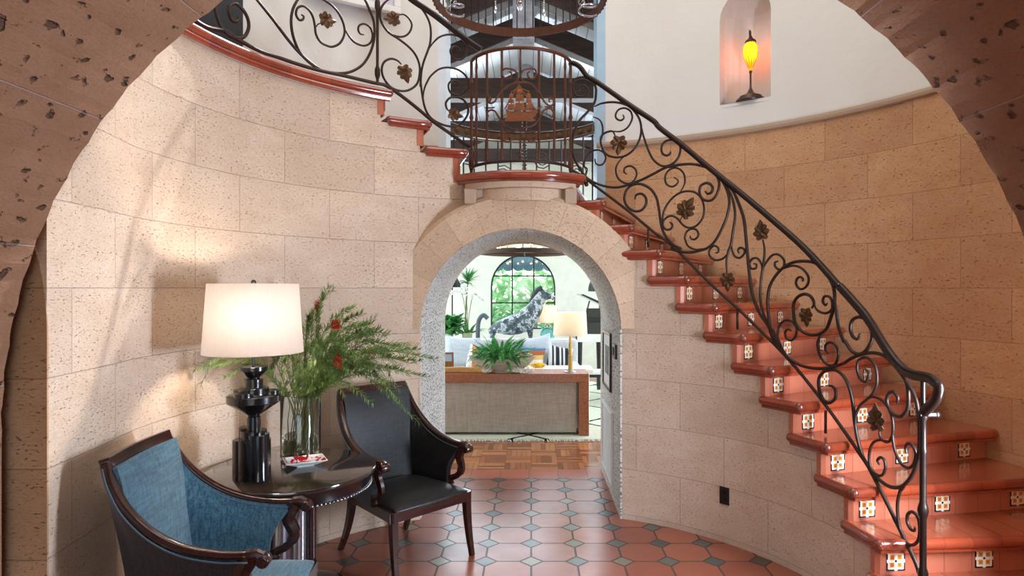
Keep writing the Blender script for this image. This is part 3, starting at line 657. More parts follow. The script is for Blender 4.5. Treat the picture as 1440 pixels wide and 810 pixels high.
# ---- left rail on the upper flight
pb=cyl(530.8,118); org2=Vector((pb.x,pb.y,STEP_L[2]))
ll=thing('stair_railing','wrought iron railing with bronze vine leaves along the upper floor and left flight','railing',org2)
hl=onrail(px('L',(-260,-190),(60,-195),(230,-110),(380,5),(540,112),(700,235),(850,350),(930,405),(975,435)),5)
part('handrail',hl,.024,'handrail',parent=ll,n=12,org_=org2)
bl=onrail([(262,20),(290,38)]+px('J',(300,275),(400,345),(600,450),'K',(0,465),(150,517),(330,570),(560,620),(790,675),(880,695),'M',(0,160),(120,252),(250,360),(380,452),(510,545)),4)
part('bottom_rail',bl,.014,parent=ll,n=4,org_=org2)
def post(x,y0,y1,parent,o,knobs=()):
    b=cyl(x,y1); t_=cyl(x,y0); zb_,zt_=b.z,t_.z; pr=[(.02,0),(.011,.02)]
    for yk in knobs:
        zk=EYE+(VY-yk)*b.y/F-zb_; pr+=[(.011,zk-.05),(.021,zk-.02),(.021,zk+.02),(.011,zk+.05)]
    pr+=[(.011,zt_-zb_)]; g=MB(); g.lathe(pr,b-o,12); return g.build('baluster_post',M['iron_rust' if 0 else 'iron'],parent,smooth='auto')
post(530.8,-60,118,ll,org2,(102,7))
for pts,r in [
 (px('J',(175,-60),(200,70),(220,150),(260,240),(330,310),(400,335),(460,320),(495,250),(490,170),(450,90),(390,35),(340,45),(320,90),(340,160),(375,190),(405,175),(400,145)),.0115),
 (px('J',(480,-110),(570,0),(700,160),(850,360),'K',(200,450),(320,545),(420,585)),.010),
 (px('K',(230,-80),(165,0),(125,80),(112,180),(130,300),(180,420),(250,500),(340,560),(440,590),(540,595),(620,575),(700,520),(760,420),(790,300),(785,180),(750,80),(700,-20),(620,-80)),.010),
 (px('K',(195,118),(215,135),(205,160),(175,160),(152,115),(165,65),(210,50),(260,85),(290,140),(305,210),(315,280),(350,340),(400,370),(450,380),(510,350),(545,280),(540,200),(500,110),(440,40),(370,-5),(280,-60)),.0085),
 (px('K',(545,230),(580,290),(630,345),(700,372),(755,350),(775,290),(755,225),(710,195),(670,205),(658,240),(675,275),(705,283)),.008),
 (px('K',(312,225),(330,198),(350,190)),.006),
 (px('L',(210,-30),(140,15),(100,70),(90,130),(105,200),(160,280),(250,340),(340,410),(400,480),(435,570),(435,660),(410,740),(340,790),(260,795),(180,760),(120,680),(105,600),(130,540),(185,515),(240,530),(278,565)),.009),
 (px('L',(255,130),(300,128),(345,165),(368,220),(350,280),(310,315),(260,322),(200,305),(150,270)),.008),
 (px('L',(360,0),(430,50),(480,110),(520,190),(535,270),(530,370),(510,440),(470,550),(450,650),(445,760),'M',(160,80),(170,160),(190,260),(230,330),(300,375),(380,395),(440,380),(490,320),(497,260),(470,210),(420,185),(370,190),(340,225),(345,265),(362,285)),.009),
 (px('L',(510,440),(560,370),(620,320),(700,303),(780,320),(840,370),(855,430),(830,500),(780,525),(730,505),(705,450),(725,410),(765,410),(790,440),(770,460)),.008),
 (px('M',(176,210),(185,130),(210,70),'L',(540,660),(610,605),(700,592),(790,620),(850,680),(862,760),'M',(490,130),(450,165),(410,170),(370,150),(358,100),(380,70),(420,75),(432,105)),.008)]:
    scroll(ll,pts,r,org=org2)
for a in (('K',408,165,140,80),('L',195,165,140,-100),('L',308,645,150,160),('M',405,312,100,100)): leaf(ll,*a,org2)
# ---- convex balcony rail
bo=(-.081,5.256); BR=.406
borg=Vector((-.081,4.85,BAL)); 
bt=thing('balcony_railing','small convex iron balcony railing with a copper galleon above the archway','railing',borg)
def bpt(ph,z,r=BR): return Vector((bo[0]+r*math.sin(R(ph)),bo[1]-r*math.cos(R(ph)),z))
zB,zTp=EYE+(405-226)*4.85/F,EYE+(405-67)*4.85/F
arc=[bpt(-76+152*i/24,zTp) for i in range(25)]; part('top_rail',arc,.014,'iron_rust',bt,org_=borg)
part('bottom_rail',[bpt(-76+152*i/24,zB) for i in range(25)],.012,'iron',bt,org_=borg)
for ph in (-76,-58,-39,-20,0,20,39,58,76):
    end=abs(ph)==76
    z0_=BAL if end or ph==0 else zB
    if end:
        g=MB(); h=zTp-BAL; g.lathe([(.022,0),(.012,.05),(.022,.1),(.022,.13),(.012,.17),(.011,h*.5),(.018,h*.52),(.011,h*.55),(.011,h*.8),(.018,h*.82),(.011,h*.84),(.012,h)],bpt(ph,BAL)-borg,12); g.build('baluster_post',M['iron_rust'],bt,smooth='auto')
    elif ph in(0,):
        part('baluster',[bpt(ph,zB),bpt(ph,cyl(732,186,BR,bo,True).z)],.008,'iron_rust',bt,n=6,org_=borg); part('baluster',[bpt(ph,cyl(732,117,BR,bo,True).z),bpt(ph,zTp)],.008,'iron_rust',bt,n=6,org_=borg)
    else:
        g=MB(); pts=[bpt(ph,z0_+(zTp-z0_)*i/40) for i in range(41)]
        g.tube(pts,[.0095+(.0018*math.sin(i*1.6) if abs(ph)==58 else 0) for i in range(41)],6); g.v=[tuple(Vector(v)-borg) for v in g.v]; g.build('baluster',M['iron_rust'],bt,smooth=True)
def onbal(pts): return [cyl(p.x,p.y,BR+.012,bo,True) for p in spline([Vector((x,y,0)) for x,y in pts],5)]
for pts in (px('O',(40,370),(80,370),(100,400),(80,440),(60,400)),
 px('N',(155,355),(147,372),(160,385),(185,375),(205,340),(240,300),(285,275),(345,265),(400,280),(440,330),(470,380),(500,400),(520,385),(515,360),(495,362),(497,380)),
 px('N',(150,460),(143,440),(160,425),(185,430),(205,460),(235,500),(280,520),(345,525),(400,510),(440,470),(465,425),(500,415),(520,440),(510,465),(490,455)),
 px('N',(265,205),(280,215),(275,240),(245,245),(225,215),(240,190),(275,190),(300,200),(315,230),(305,260),(290,272)),
 px('N',(385,205),(372,215),(380,240),(405,245),(422,215),(408,190),(375,190),(345,200),(332,230),(345,260),(365,272)),
 px('N',(265,575),(280,590),(262,605),(235,595),(230,565),(255,545),(290,550),(320,530)),
 px('N',(385,575),(372,590),(388,605),(415,595),(422,565),(400,545),(365,550),(340,530)),
 px('N',(130,410),(160,412),(185,408)),px('N',(470,405),(500,408),(525,410))):
    scroll(bt,pts,.0075,org=borg,mat='iron_rust',proj=onbal)
# copper galleon
g=MB()
def sp(u,v,d=0):  # crop O pixels on the balcony arc, lifted out towards the hall
    q=cyl(680+u/10.12,100+v/10.12,BR+.02+d,bo,True); return q-borg
def sh(poly,d0,d1): g.prism(poly,d0,d1,lambda u,v,d:sp(u,v,d))
sh([(312,540),(400,575),(640,575),(745,545),(765,580),(740,640),(690,680),(300,700),(330,640)],-.03,.035)
sh([(300,690),(735,680),(740,705),(300,715)],-.02,.045)
for poly in ([(455,450),(575,450),(600,560),(440,560)],[(465,330),(565,330),(580,430),(450,430)],[(475,255),(545,255),(560,315),(465,315)],[(350,470),(435,470),(440,550),(345,550)],[(355,400),(430,400),(432,455),(348,455)],[(370,320),(425,330),(428,385),(362,385)],[(605,470),(690,470),(705,555),(600,555)],[(608,395),(680,395),(690,455),(602,455)],[(612,310),(668,320),(675,380),(608,380)]):
    cx_=sum(a for a,b in poly)/4; cy_=sum(b for a,b in poly)/4
    rows=[]
    n0=6; vs=[]
    for dd in (.012,.0):
        for j in range(n0+1):
            for i in range(n0+1):
                a=Vector(poly[0]).lerp(Vector(poly[1]),i/n0); b=Vector(poly[3]).lerp(Vector(poly[2]),i/n0); p=a.lerp(b,j/n0)
                vs.append(sp(p.x,p.y,dd+.004*math.sin(PI*i/n0)*math.sin(PI*j/n0)))
    K_=(n0+1)**2; fs=[(o+j*(n0+1)+i,o+j*(n0+1)+i+1,o+(j+1)*(n0+1)+i+1,o+(j+1)*(n0+1)+i) for o in (0,K_) for j in range(n0) for i in range(n0)]
    rim=[i for i in range(n0)]+[j*(n0+1)+n0 for j in range(n0)]+[n0*(n0+1)+n0-i for i in range(n0)]+[(n0-j)*(n0+1) for j in range(n0)]
    fs+=[(rim[i],rim[(i+1)%len(rim)],rim[(i+1)%len(rim)]+K_,rim[i]+K_) for i in range(len(rim))]
    g.add(vs,fs)
for a,b in (((505,560),(500,190)),((395,555),(395,285)),((648,555),(640,275)),((740,560),(830,500)),((500,200),(300,540)),((500,200),(740,560)),((395,300),(500,230)),((640,290),(500,230))):
    g.tube([sp(a[0]+(b[0]-a[0])*i/4,a[1]+(b[1]-a[1])*i/4,.006) for i in range(5)],.0045,6)
sh([(500,195),(545,215),(500,235)],0,.008)
g.build('galleon',M['copper'],bt,smooth='auto')
# ================================================================ furniture in the rotunda
def loft(mb,fn,nu,nv,th,mi=(0,0)):
    """sheet fn(u,v)->point given thickness along its normal; two skins with their own materials and a rim"""
    g=[[Vector(fn(i/nu,j/nv)) for i in range(nu+1)] for j in range(nv+1)]
    def nr(i,j):
        a=g[j][min(i+1,nu)]-g[j][max(i-1,0)]; b=g[min(j+1,nv)][i]-g[max(j-1,0)][i]; c=a.cross(b); return c.normalized() if c.length>1e-9 else Vector((0,0,1))
    n0=len(mb.v); W=nu+1; K=W*(nv+1)
    A=[g[j][i]+nr(i,j)*th/2 for j in range(nv+1) for i in range(W)]; B=[g[j][i]-nr(i,j)*th/2 for j in range(nv+1) for i in range(W)]
    q=[(j*W+i,j*W+i+1,(j+1)*W+i+1,(j+1)*W+i) for j in range(nv) for i in range(nu)]
    mb.add(A+B,q,None,mi[0]); o=n0
    mb.f+=[tuple(o+K+i for i in reversed(f)) for f in q]; mb.mi+=[mi[1]]*len(q)
    rim=[i for i in range(nu)]+[j*W+nu for j in range(nv)]+[nv*W+nu-i for i in range(nu)]+[(nv-j)*W for j in range(nv)]
    L=len(rim)
    mb.f+=[(o+rim[i],o+rim[(i+1)%L],o+K+rim[(i+1)%L],o+K+rim[i]) for i in range(L)]; mb.mi+=[mi[0]]*L
    return mb
def make_chair(label,fab,loc,rz,back_mat):
    t=thing('upholstered_armchair',label,'armchair',loc,rz,None)
    rail=[(-.255,-.375,1.06),(-.272,-.345,.985),(-.292,-.28,.885),(-.308,-.18,.795),(-.32,-.06,.735),(-.325,.08,.705),(-.325,.20,.70)]
    for s in (-1,1):
        pr=spline([Vector((x*-s,y,z)) for x,y,z in rail],5)
        g=MB(); g.tube(pr,.024,8,sx=.75,sy=1.0,up=(0,0,1)); e=pr[-1]
        g.tube([e+Vector((0,-.01,-.003)),e+Vector((0,.03,.0)),e+Vector((0,.05,-.012))],.027,8)
        g.lathe([(.0,-.03),(.022,-.03),(.026,-.024),(.026,.024),(.022,.03),(0,.03)],(0,0,0),12,Matrix.Translation(e+Vector((0,.055,-.022)))@Matrix.Rotation(PI/2,4,'Y'))
        g.build('arm_rail',M['mahogany'],t,smooth='auto',bevel=.003)
        # arm support sweeping back under the scroll
        g=MB(); sp_=spline([Vector((s*.322,.20,.69)),Vector((s*.32,.17,.62)),Vector((s*.315,.20,.545)),Vector((s*.305,.17,.49)),Vector((s*.30,.10,.455)),Vector((s*.30,.12,.42))],4)
        g.tube(sp_,[.042,.041,.04,.038,.036,.034,.033,.032,.031,.030,.029,.022,.022,.022,.022,.022,.022,.022,.022,.022,.022][:len(sp_)],6,sx=.7,up=(1,0,0)); g.build('arm_support',M['mahogany'],t,smooth='auto')
        pl=[p for p in pr]
        def side(u,v,pl=pl,s=s):
            p=pl[min(len(pl)-1,int(u*(len(pl)-1)+.5))].copy(); p.z-=.015
            yb=-.26+.36*u; b=Vector((s*(.255+.045*u),yb,.40))
            q=p.lerp(b,v); q.x+=s*.02*math.sin(PI*v)*-1
            if u>.8: q.y-=(u-.8)*5*.05*math.sin(PI*v)
            return q
        g=MB(); loft(g,side,len(pl)-1,8,.04,(1,0) if s<0 else (0,1)); g.build('side_panel',[fab,back_mat],t,smooth='auto')
        g=MB(); g.tube([p+Vector((s*.026,0,-.02)) for p in pr],.004,6); g.tube([p+Vector((-s*.022,0,-.022)) for p in pr],.004,6); g.build('piping',M['piping'],t,smooth=True)
    # top rail and backrest
    g=MB(); tr=[Vector((-.26+.52*i/10,-.375-.018*math.sin(PI*i/10),1.058)) for i in range(11)]
    g.tube([p+Vector((0,.004,-.018)) for p in tr],.05,4,up=(0,-.3,1),sx=1.0,sy=.62); g.build('top_rail',M['mahogany'],t,smooth='auto',bevel=.004)
    def bk(u,v):
        hw=.262*(1-v)+.235*v; return Vector((-hw+2*hw*u,-.352-.014*math.sin(PI*u)+.10*v**.8+.012*math.sin(PI*v)*math.sin(PI*u),1.035-.62*v))
    g=MB(); loft(g,bk,10,10,.045,(0,1)); g.build('backrest',[fab,back_mat] ,t,smooth='auto')
    def cush(u,v):   # crowned seat
        a=abs(2*u-1);b=abs(2*v-1); hw=.25*(1-v)+.295*v
        return Vector(((2*u-1)*hw*(1-.03*b**4),-.25+.555*v+.012*(1-a*a)*(v>.9),.425+.05*(1-a**4)*(1-b**4)))
    g=MB(); N=14; top=[cush(i/N,j/N) for j in range(N+1) for i in range(N+1)]; bot=[Vector((p.x,p.y,.405)) for p in top]
    W=N+1; g.add(top+bot,[(j*W+i,j*W+i+1,(j+1)*W+i+1,(j+1)*W+i) for j in range(N) for i in range(N)])
    K=W*W; rim=[i for i in range(N)]+[j*W+N for j in range(N)]+[N*W+N-i for i in range(N)]+[(N-j)*W for j in range(N)]
    g.f+=[(rim[i],rim[(i+1)%len(rim)],K+rim[(i+1)%len(rim)],K+rim[i]) for i in range(len(rim))]; g.mi+=[0]*len(rim); g.build('seat',fab,t,smooth=True,bevel=.012)
    # seat frame and sabre legs
    g=MB(); c=[(-.25,-.26),(.25,-.26),(.30,.30),(-.30,.30)]
    for i in range(4):
        a=Vector((*c[i],.385));b=Vector((*c[(i+1)%4],.385)); g.tube([a,b],.042,4,up=(0,0,1),sx=1.0,sy=.5)
    Rr=Matrix.Rotation(PI/4,4,'Z'); g.build('seat_frame',M['mahogany'],t)
    for x,y,dx,dy in ((-.285,.285,-.01,.045),(.285,.285,.01,.045),(-.24,-.25,-.02,-.12),(.24,-.25,.02,-.12)):
        g=MB(); p=[Vector((x+dx*(i/8)**2,y+dy*(i/8)**1.9,.415*(1-i/8))) for i in range(9)]
        g.tube(p,[.034-.0135*i/8 for i in range(9)],4,up=(1,0,0)); g.build('leg',M['mahogany'],t,bevel=.002)
    return t
make_chair('dark wood armchair upholstered in teal blue linen, nearest the camera at the left wall',M['teal'],(-1.335,2.86,0),R(-85),M['outback'])
make_chair('dark wood armchair upholstered in charcoal, standing right of the round table',M['charcoal'],(-.83,4.27,0),R(-134),M['outback'])
TX,TY=-1.34,3.64
tb=thing('round_side_table','round glossy black side table with beaded apron and silver pedestal between the armchairs','table',(TX,TY,0))
g=MB(); g.lathe([(0,.712),(.44,.712),(.452,.716),(.458,.722),(.46,.73),(.457,.738),(.45,.742),(0,.742)],n=64); g.build('tabletop',M['table_top'],tb,smooth='auto')
g=MB(); g.lathe([(.40,.64),(.425,.64),(.43,.655),(.43,.70),(.438,.712),(.40,.712)],n=64,close=True); ap=g.build('apron',M['black_gloss'],tb,smooth='auto')
g=MB()
for i in range(120): a=2*PI*i/120; g.ball((.43*math.cos(a),.43*math.sin(a),.645),.0075,6)
g.build('bead_trim',M['steel'],ap,smooth=True)
g=MB(); g.lathe([(.06,.0),(.06,.64)],(-.03,-.02,.03),20); g.lathe([(.036,0),(.036,.61)],(.06,-.05,.03),20); g.build('pedestal',M['steel'],tb,smooth='auto')
g=MB(); g.lathe([(.05,0),(.05,.61)],(.02,.07,.03),16); g.lathe([(.05,0),(.05,.61)],(-.11,.03,.03),16); g.lathe([(.028,0),(.028,.61)],(.115,-.02,.03),12); g.build('pedestal_column',M['mahogany'],tb,smooth='auto')
g=MB(); g.lathe([(0,0),(.33,0),(.335,.01),(.33,.028),(.3,.034),(0,.034)],n=48); g.build('base_plate',M['black_gloss'],tb,smooth='auto')
# lamp
LX,LY=-1.475,3.45
lp=thing('table_lamp','sculptural black stacked-disc table lamp with lit oatmeal linen shade on the round table','lamp',(LX,LY,.7425))
k=.000933; zz=lambda y:(720-y)*k; ww=lambda x:x*k
g=MB(); g.lathe([(0,0),(ww(92),0),(ww(92),zz(500)),(ww(70),zz(500)),(ww(70),zz(448)),(ww(38),zz(448)),(ww(38),zz(372)),(ww(30),zz(365)),(ww(138),zz(292)),(ww(144),zz(286)),(ww(144),zz(250)),(ww(136),zz(245)),(ww(82),zz(245)),(ww(82),zz(207)),(ww(50),zz(205)),(ww(50),zz(158)),(ww(30),zz(152)),(ww(72),zz(112)),(ww(76),zz(108)),(ww(76),zz(86)),(0,zz(84))],n=40); b=g.build('lamp_base',M['black_gloss'],lp,smooth='auto',bevel=.0015)
for a,h in ((200,.205),(320,.235),(80,.222),(140,.26)):
    g=MB(); g.lathe([(0,0),(.052,0),(.052,h),(.048,h+.004),(0,h+.004)],(.052*math.cos(R(a)),.052*math.sin(R(a)),0),24); g.build('stacked_column',M['black_gloss'],b,smooth='auto')
for a in (20,150,260): g=MB(); g.lathe([(0,zz(290)),(.05,zz(290)),(.05,zz(225)),(0,zz(225))],(.085*math.cos(R(a)),.085*math.sin(R(a)),0),20); g.build('stacked_disc',M['black_gloss'],b,smooth='auto')
g=MB(); g.lathe([(.008,zz(84)),(.008,1.03),(0,1.03)],n=10); g.ball((0,0,1.038),.014,10); g.build('stem',M['blackm'],lp,smooth='auto')
z0,z1=.665,1.03; g=MB(); g.lathe([(.252,z0),(.227,z1),(.2255,z1),(.2505,z0)],n=48,close=True); sh_=g.build('lamp_shade',M['shade'],lp,smooth='auto')
g=MB(); 
for a in (0,120,240): g.tube([Vector((0,0,1.022)),Vector((.226*math.cos(R(a)),.226*math.sin(R(a)),1.022))],.003,6)
g.build('shade_spider',M['brass'],sh_)
g=MB(); g.ball((0,0,.80),.032,14,1.3); g.build('bulb',emit('cool_white_bulb',(255,244,232),8),lp,smooth=True)
g=MB(); g.tube(spline([Vector(p) for p in ((-1.56,3.50,.748),(-1.60,3.56,.747),(-1.64,3.66,.747),(-1.70,3.74,.747),(-1.745,3.80,.745))],5),.004,6); prop(g.build('lamp_cord',M['blackm'],smooth=True),'thin black cord trailing from the black lamp over the table edge','cord')
# vase, water, bouquet
VXo,VYo=-1.385,3.90
vs_=thing('glass_vase','tall clear glass cylinder vase with water on the round table','vase',(VXo,VYo,.7425))
g=MB(); g.lathe([(0,0),(.112,0),(.115,.004),(.116,.37),(.114,.373),(.111,.37),(.110,.018),(.10,.012),(0,.012)],n=48); g.build('vase_body',M['glass'],vs_,smooth='auto')
g=MB(); g.lathe([(0,.0135),(.10,.0135),(.1085,.02),(.1085,.115),(0,.115)],n=40); g.build('water',M['water'],vs_,smooth='auto')
bq=thing('bottlebrush_bouquet','loose bouquet of green bottlebrush branches with red blooms spilling from the glass vase','flowers',(VXo,VYo,.77))
bo_=Vector((VXo,VYo,.77)); mouth=Vector((VXo,VYo,1.105))
tg=[(268,518,3.55),(292,515,3.6),(318,528,3.7),(455,414,4.0),(447,428,3.9),(436,446,3.9),(498,432,4.05),(510,440,3.8),(528,470,4.0),(545,468,3.9),(560,487,3.7),(572,495,4.0),(588,492,3.85),(592,508,3.7),(565,520,3.6),(548,500,4.1),(478,455,3.7),(470,470,4.1),(425,462,3.7),(408,480,4.1),(400,505,3.65),(505,500,3.6),(520,520,3.5),(540,535,3.6),(586,592,3.62),(560,560,3.6),(492,520,3.5),(455,495,3.5),(380,520,4.0),(612,505,3.9),(430,490,4.2),(515,455,4.15),(484,482,3.55),(340,508,3.95)]
random.seed(21)
tg+=[(x+random.uniform(-22,22),y+random.uniform(-6,34),d+random.uniform(-.15,.2)) for x,y,d in tg[3:30:2]]
for i,(x,y,d) in enumerate(tg):
    tip_=at(x,y,d)
    dxy=math.hypot(tip_.x-CX,tip_.y-CY)
    if dxy>RI-.06: s=(RI-.06)/dxy; tip_.x=CX+(tip_.x-CX)*s; tip_.y=CY+(tip_.y-CY)*s
    a=i*2.4; foot=Vector((VXo-.07*math.cos(a),VYo-.07*math.sin(a),.765)); mo=mouth+Vector((.075*math.cos(a),.075*math.sin(a),0))
    dirv=tip_-mo; mo=mouth+Vector((dirv.x,dirv.y,0)).normalized()*.085 if dirv.length>.05 else mo
    midp=mo.lerp(tip_,.5)+Vector((0,0,.10+.08*random.random()))
    if (x,y) in ((586,592),(560,560)): midp=mo.lerp(tip_,.55)+Vector((0,0,.20))
    path=spline([foot,foot.lerp(mo,.5),mo,midp,tip_],8); g=MB(); L=len(path)
    g.tube([p-bo_ for p in path],[.0035-.002*j/L for j in range(L)],5)
    n0=int(L*.46); m_=M['needle']
    for j in range(n0,L-1):
        for q in range(12):
            t=path[j].lerp(path[j+1],q/9); dr=(path[j+1]-path[j]).normalized(); an=random.random()*2*PI
            side=dr.cross(Vector((math.cos(an),math.sin(an),.3))).normalized(); ln=random.uniform(.035,.07)*(1.1-.5*(j/L))
            e=t+(dr*.75+side*.75).normalized()*ln; g.blade(t-bo_,e-bo_,.0028,(random.random(),random.random(),1),0,1)
    # side twigs
    for _ in range(3):
        j=random.randint(n0+1,L-4); t0=path[j]; dr=(path[j+1]-path[j]).normalized(); an=random.random()*2*PI; sd=dr.cross(Vector((math.cos(an),math.sin(an),.2))).normalized()
        tw=[t0+(dr*.8+sd*.45)*.035*k_+Vector((0,0,-.002*k_*k_)) for k_ in range(5)]; g.tube([p-bo_ for p in tw],.0014,4)
        for k_ in range(4):
            for q in range(6):
                t=tw[k_].lerp(tw[k_+1],q/6); d2=(tw[k_+1]-tw[k_]).normalized(); an=random.random()*6.28; s2=d2.cross(Vector((math.cos(an),math.sin(an),.3))).normalized(); g.blade(t-bo_,t+(d2*.8+s2*.7)*.04-bo_,.002,(.3,random.random(),1),0,1)
    br_=g.build('branch',[M['stem'],M['needle']],bq)
    if i in (4,7,9,11,14,16,18,22,25,26,31,33,2,28):
        j=int(L*random.uniform(.68,.86)); c0=path[j]; dr=(path[j+1]-path[j]).normalized(); f=MB(); big=i in (16,22,4,11,26,33)
        for q in range(170 if big else 70):
            t=c0+dr*random.uniform(0,.07 if big else .035); an=random.random()*6.28; s2=dr.cross(Vector((math.cos(an),math.sin(an),.25))).normalized(); f.blade(t-bo_,t+(s2+dr*.4)*(.032 if big else .016)-bo_,.0018,(0,0,1))
        f.build('bloom',M['petal_red'] if (big or i in(11,26,33)) else M['petal_dark'],br_)
# patterned dish
ds=thing('patterned_dish','small square red and white floral dish on the round table','dish',(-1.29,3.70,.7425),R(28))
m=Mat('red_floral_glaze',(245,240,238),.12,coat=.8); n=m.noise(m.coords(),26,2,.4,1.2); n2=m.noise(m.coords(),60,2); m.col(m.mix(((n-.51)*30).clamp(),(246,240,240),(176,26,40))); M['dish']=m.m
g=MB(); o_=[(-.075,-.06),(.075,-.06),(.075,.06),(-.075,.06)]; 
lv=[([(x*.62,y*.62) for x,y in o_],0),([(x*.62,y*.62) for x,y in o_],.004),([(x*1.5,y*1.45) for x,y in o_],.032),([(x*1.42,y*1.36) for x,y in o_],.034),([(x*.7,y*.7) for x,y in o_],.010)]
vv=[(x,y,z) for P_,z in lv for x,y in P_]; g.add(vv,[(3,2,1,0)]+[(l*4+i,l*4+(i+1)%4,(l+1)*4+(i+1)%4,(l+1)*4+i) for l in range(3) for i in range(4)],None,0)
g.add(vv,[(12+i,12+(i+1)%4,16+(i+1)%4,16+i) for i in range(4)]+[(16,17,18,19)],None,1); g.build('dish_body',[M['white'],M['dish']],ds,bevel=.002)
# outlet
q=cyl(1019,697,RI); a=math.atan2(q.y-CY,q.x-CX); ol=thing('wall_outlet','small black outlet cover on the curved stone wall below the stairs','outlet',(q.x,q.y,q.z),a+PI/2)
g=MB(); g.box(-.037,.037,0.0,.007,-.06,.06); pl_=g.build('cover_plate',M['blackm'],ol,bevel=.003); g=MB()
for z in (-.025,.025): g.lathe([(0,.0),(.015,.0),(.015,.003),(0,.003)],(0,0,0),14,Matrix.Translation((0,.0075,z))@Matrix.Rotation(-PI/2,4,'X'))
g.build('socket',M['black_gloss'],pl_)
# niche lamp
nd=(na0+na1)/2; q=cyl(1055.5,135,RO+.085); nl=thing('niche_lamp','small bronze lamp with glowing amber glass drop in the arched wall niche','lamp',(q.x,q.y,nz0),R(nd))
g=MB(); g.lathe([(0,0),(.125,0),(.13,.012),(.12,.03),(.10,.038),(.095,.055),(.06,.068),(.03,.09),(.014,.12),(.008,.14),(.008,.26),(.014,.27),(.012,.29),(0,.29)],n=28); g.build('lamp_base',M['steel'] if 0 else iron('tarnished_bronze',(98,84,74),(48,40,36),.7,.35),nl,smooth='auto')
amb=shade_mat('amber_glass_glow',(240,160,50),.7); bb=amb.node_tree.nodes['Principled BSDF']; bb.inputs['Emission Color'].default_value=lin((255,150,30)); bb.inputs['Emission Strength'].default_value=2.0; g=MB(); g.lathe([(.012,.28),(.02,.31),(.032,.345),(.056,.40),(.063,.45),(.058,.49),(.04,.53),(.03,.54)],n=24); sg_=g.build('lamp_shade',amb,nl,smooth=True)
for k_ in range(0,12):
    a=2*PI*k_/12; g=MB(); g.tube([Vector((r*math.cos(a),r*math.sin(a),z)) for r,z in ((.021,.31),(.034,.345),(.058,.40),(.065,.45),(.060,.49),(.042,.53))],.0022,4); g.build('glass_rib',M['brass'],sg_)
g=MB(); g.lathe([(.04,.53),(.05,.535),(.045,.55),(.02,.57),(.012,.59),(0,.60)],n=18); g.tube(spline([Vector(p) for p in ((0,0,.59),(.0,.0,.63),(.03,.02,.655),(.06,.03,.64),(.075,.035,.58),(.07,.03,.5),(.05,.02,.4),(.02,.01,.25),(0,0,.14))],4),.006,6); g.build('hook',iron('tarnished_bronze_hook',(88,74,64),(48,40,36),.7,.35),nl,smooth=True)
# iron crown chandelier in the rotunda
HX,HY,HZ,HR=-.066,3.70,3.40,.482
ch=thing('crown_chandelier','large round wrought iron cage chandelier with crystal drops hanging at the top centre','chandelier',(HX,HY,HZ))
g=MB(); g.lathe([(HR-.006,-.03),(HR+.006,-.03),(HR+.006,.022),(HR-.006,.022)],n=72,close=True); rg=g.build('ring',M['iron_rust'],ch,smooth='auto')
g=MB(); g.lathe([(HR+.008,.50),(HR+.02,.50),(HR+.02,.54),(HR+.008,.54)],n=72,close=True); g.build('top_ring',M['iron_rust'],ch,smooth='auto')
for i in range(60):
    a=2*PI*(i+.5)/60; g=MB(); g.tube([Vector(((HR+.009)*math.cos(a),(HR+.009)*math.sin(a),-.03)),Vector(((HR+.015)*math.cos(a),(HR+.015)*math.sin(a),.5))],.0042,5); g.ball(((HR+.013)*math.cos(a),(HR+.013)*math.sin(a),0),.006,6); g.build('bar',M['iron'],ch)
g=MB(); g.lathe([(0,.38),(.05,.40),(.03,.46),(.02,.6),(.05,.7),(.02,.8),(.012,1.0),(.012,3.0),(0,3.0)],n=16)
for i in range(6):
    a=2*PI*i/6; g.tube([Vector((0,0,.9)),Vector((HR*math.cos(a),HR*math.sin(a),.52))],.007,6)
g.build('stem',M['iron'],ch,smooth='auto')
cry=glass('crystal',(250,252,255),0,1.6)
for x,y0,s in ((697,14,1.0),(765,18,1.0),(731,6,1.9),(640,4,1.2),(820,4,1.2)):
    c=at(x,y0,HY)-Vector((HX,HY,HZ)); g=MB(); e=.016*s
    g.lathe([(0,-e*1.4),(e*.7,-e*.6),(e*.62,e*.1),(e*.2,e*1.3),(0,e*1.5)],c,8)
    for k_ in range(1,6): g.lathe([(0,-e*.45),(e*.42,0),(0,e*.45)],c+Vector((0,0,e*1.2+e*.9*k_)),8)
    cr=g.build('crystal_drop',cry,ch); h=MB(); top=Vector((c.x,c.y,.5)); h.tube([c+Vector((0,0,e*6)),top],.0015,4); h.build('wire',M['steel'],cr)
for x in (640,826):   # coiled arms inside the cage
    c=at(x,6,HY)-Vector((HX,HY,HZ)); g=MB(); g.tube([c+Vector((.05*math.cos(t*.5),.05*math.sin(t*.5),.004*t-.06)) for t in range(110)],.006,5); g.build('coiled_arm',M['steel'],ch,smooth=True)
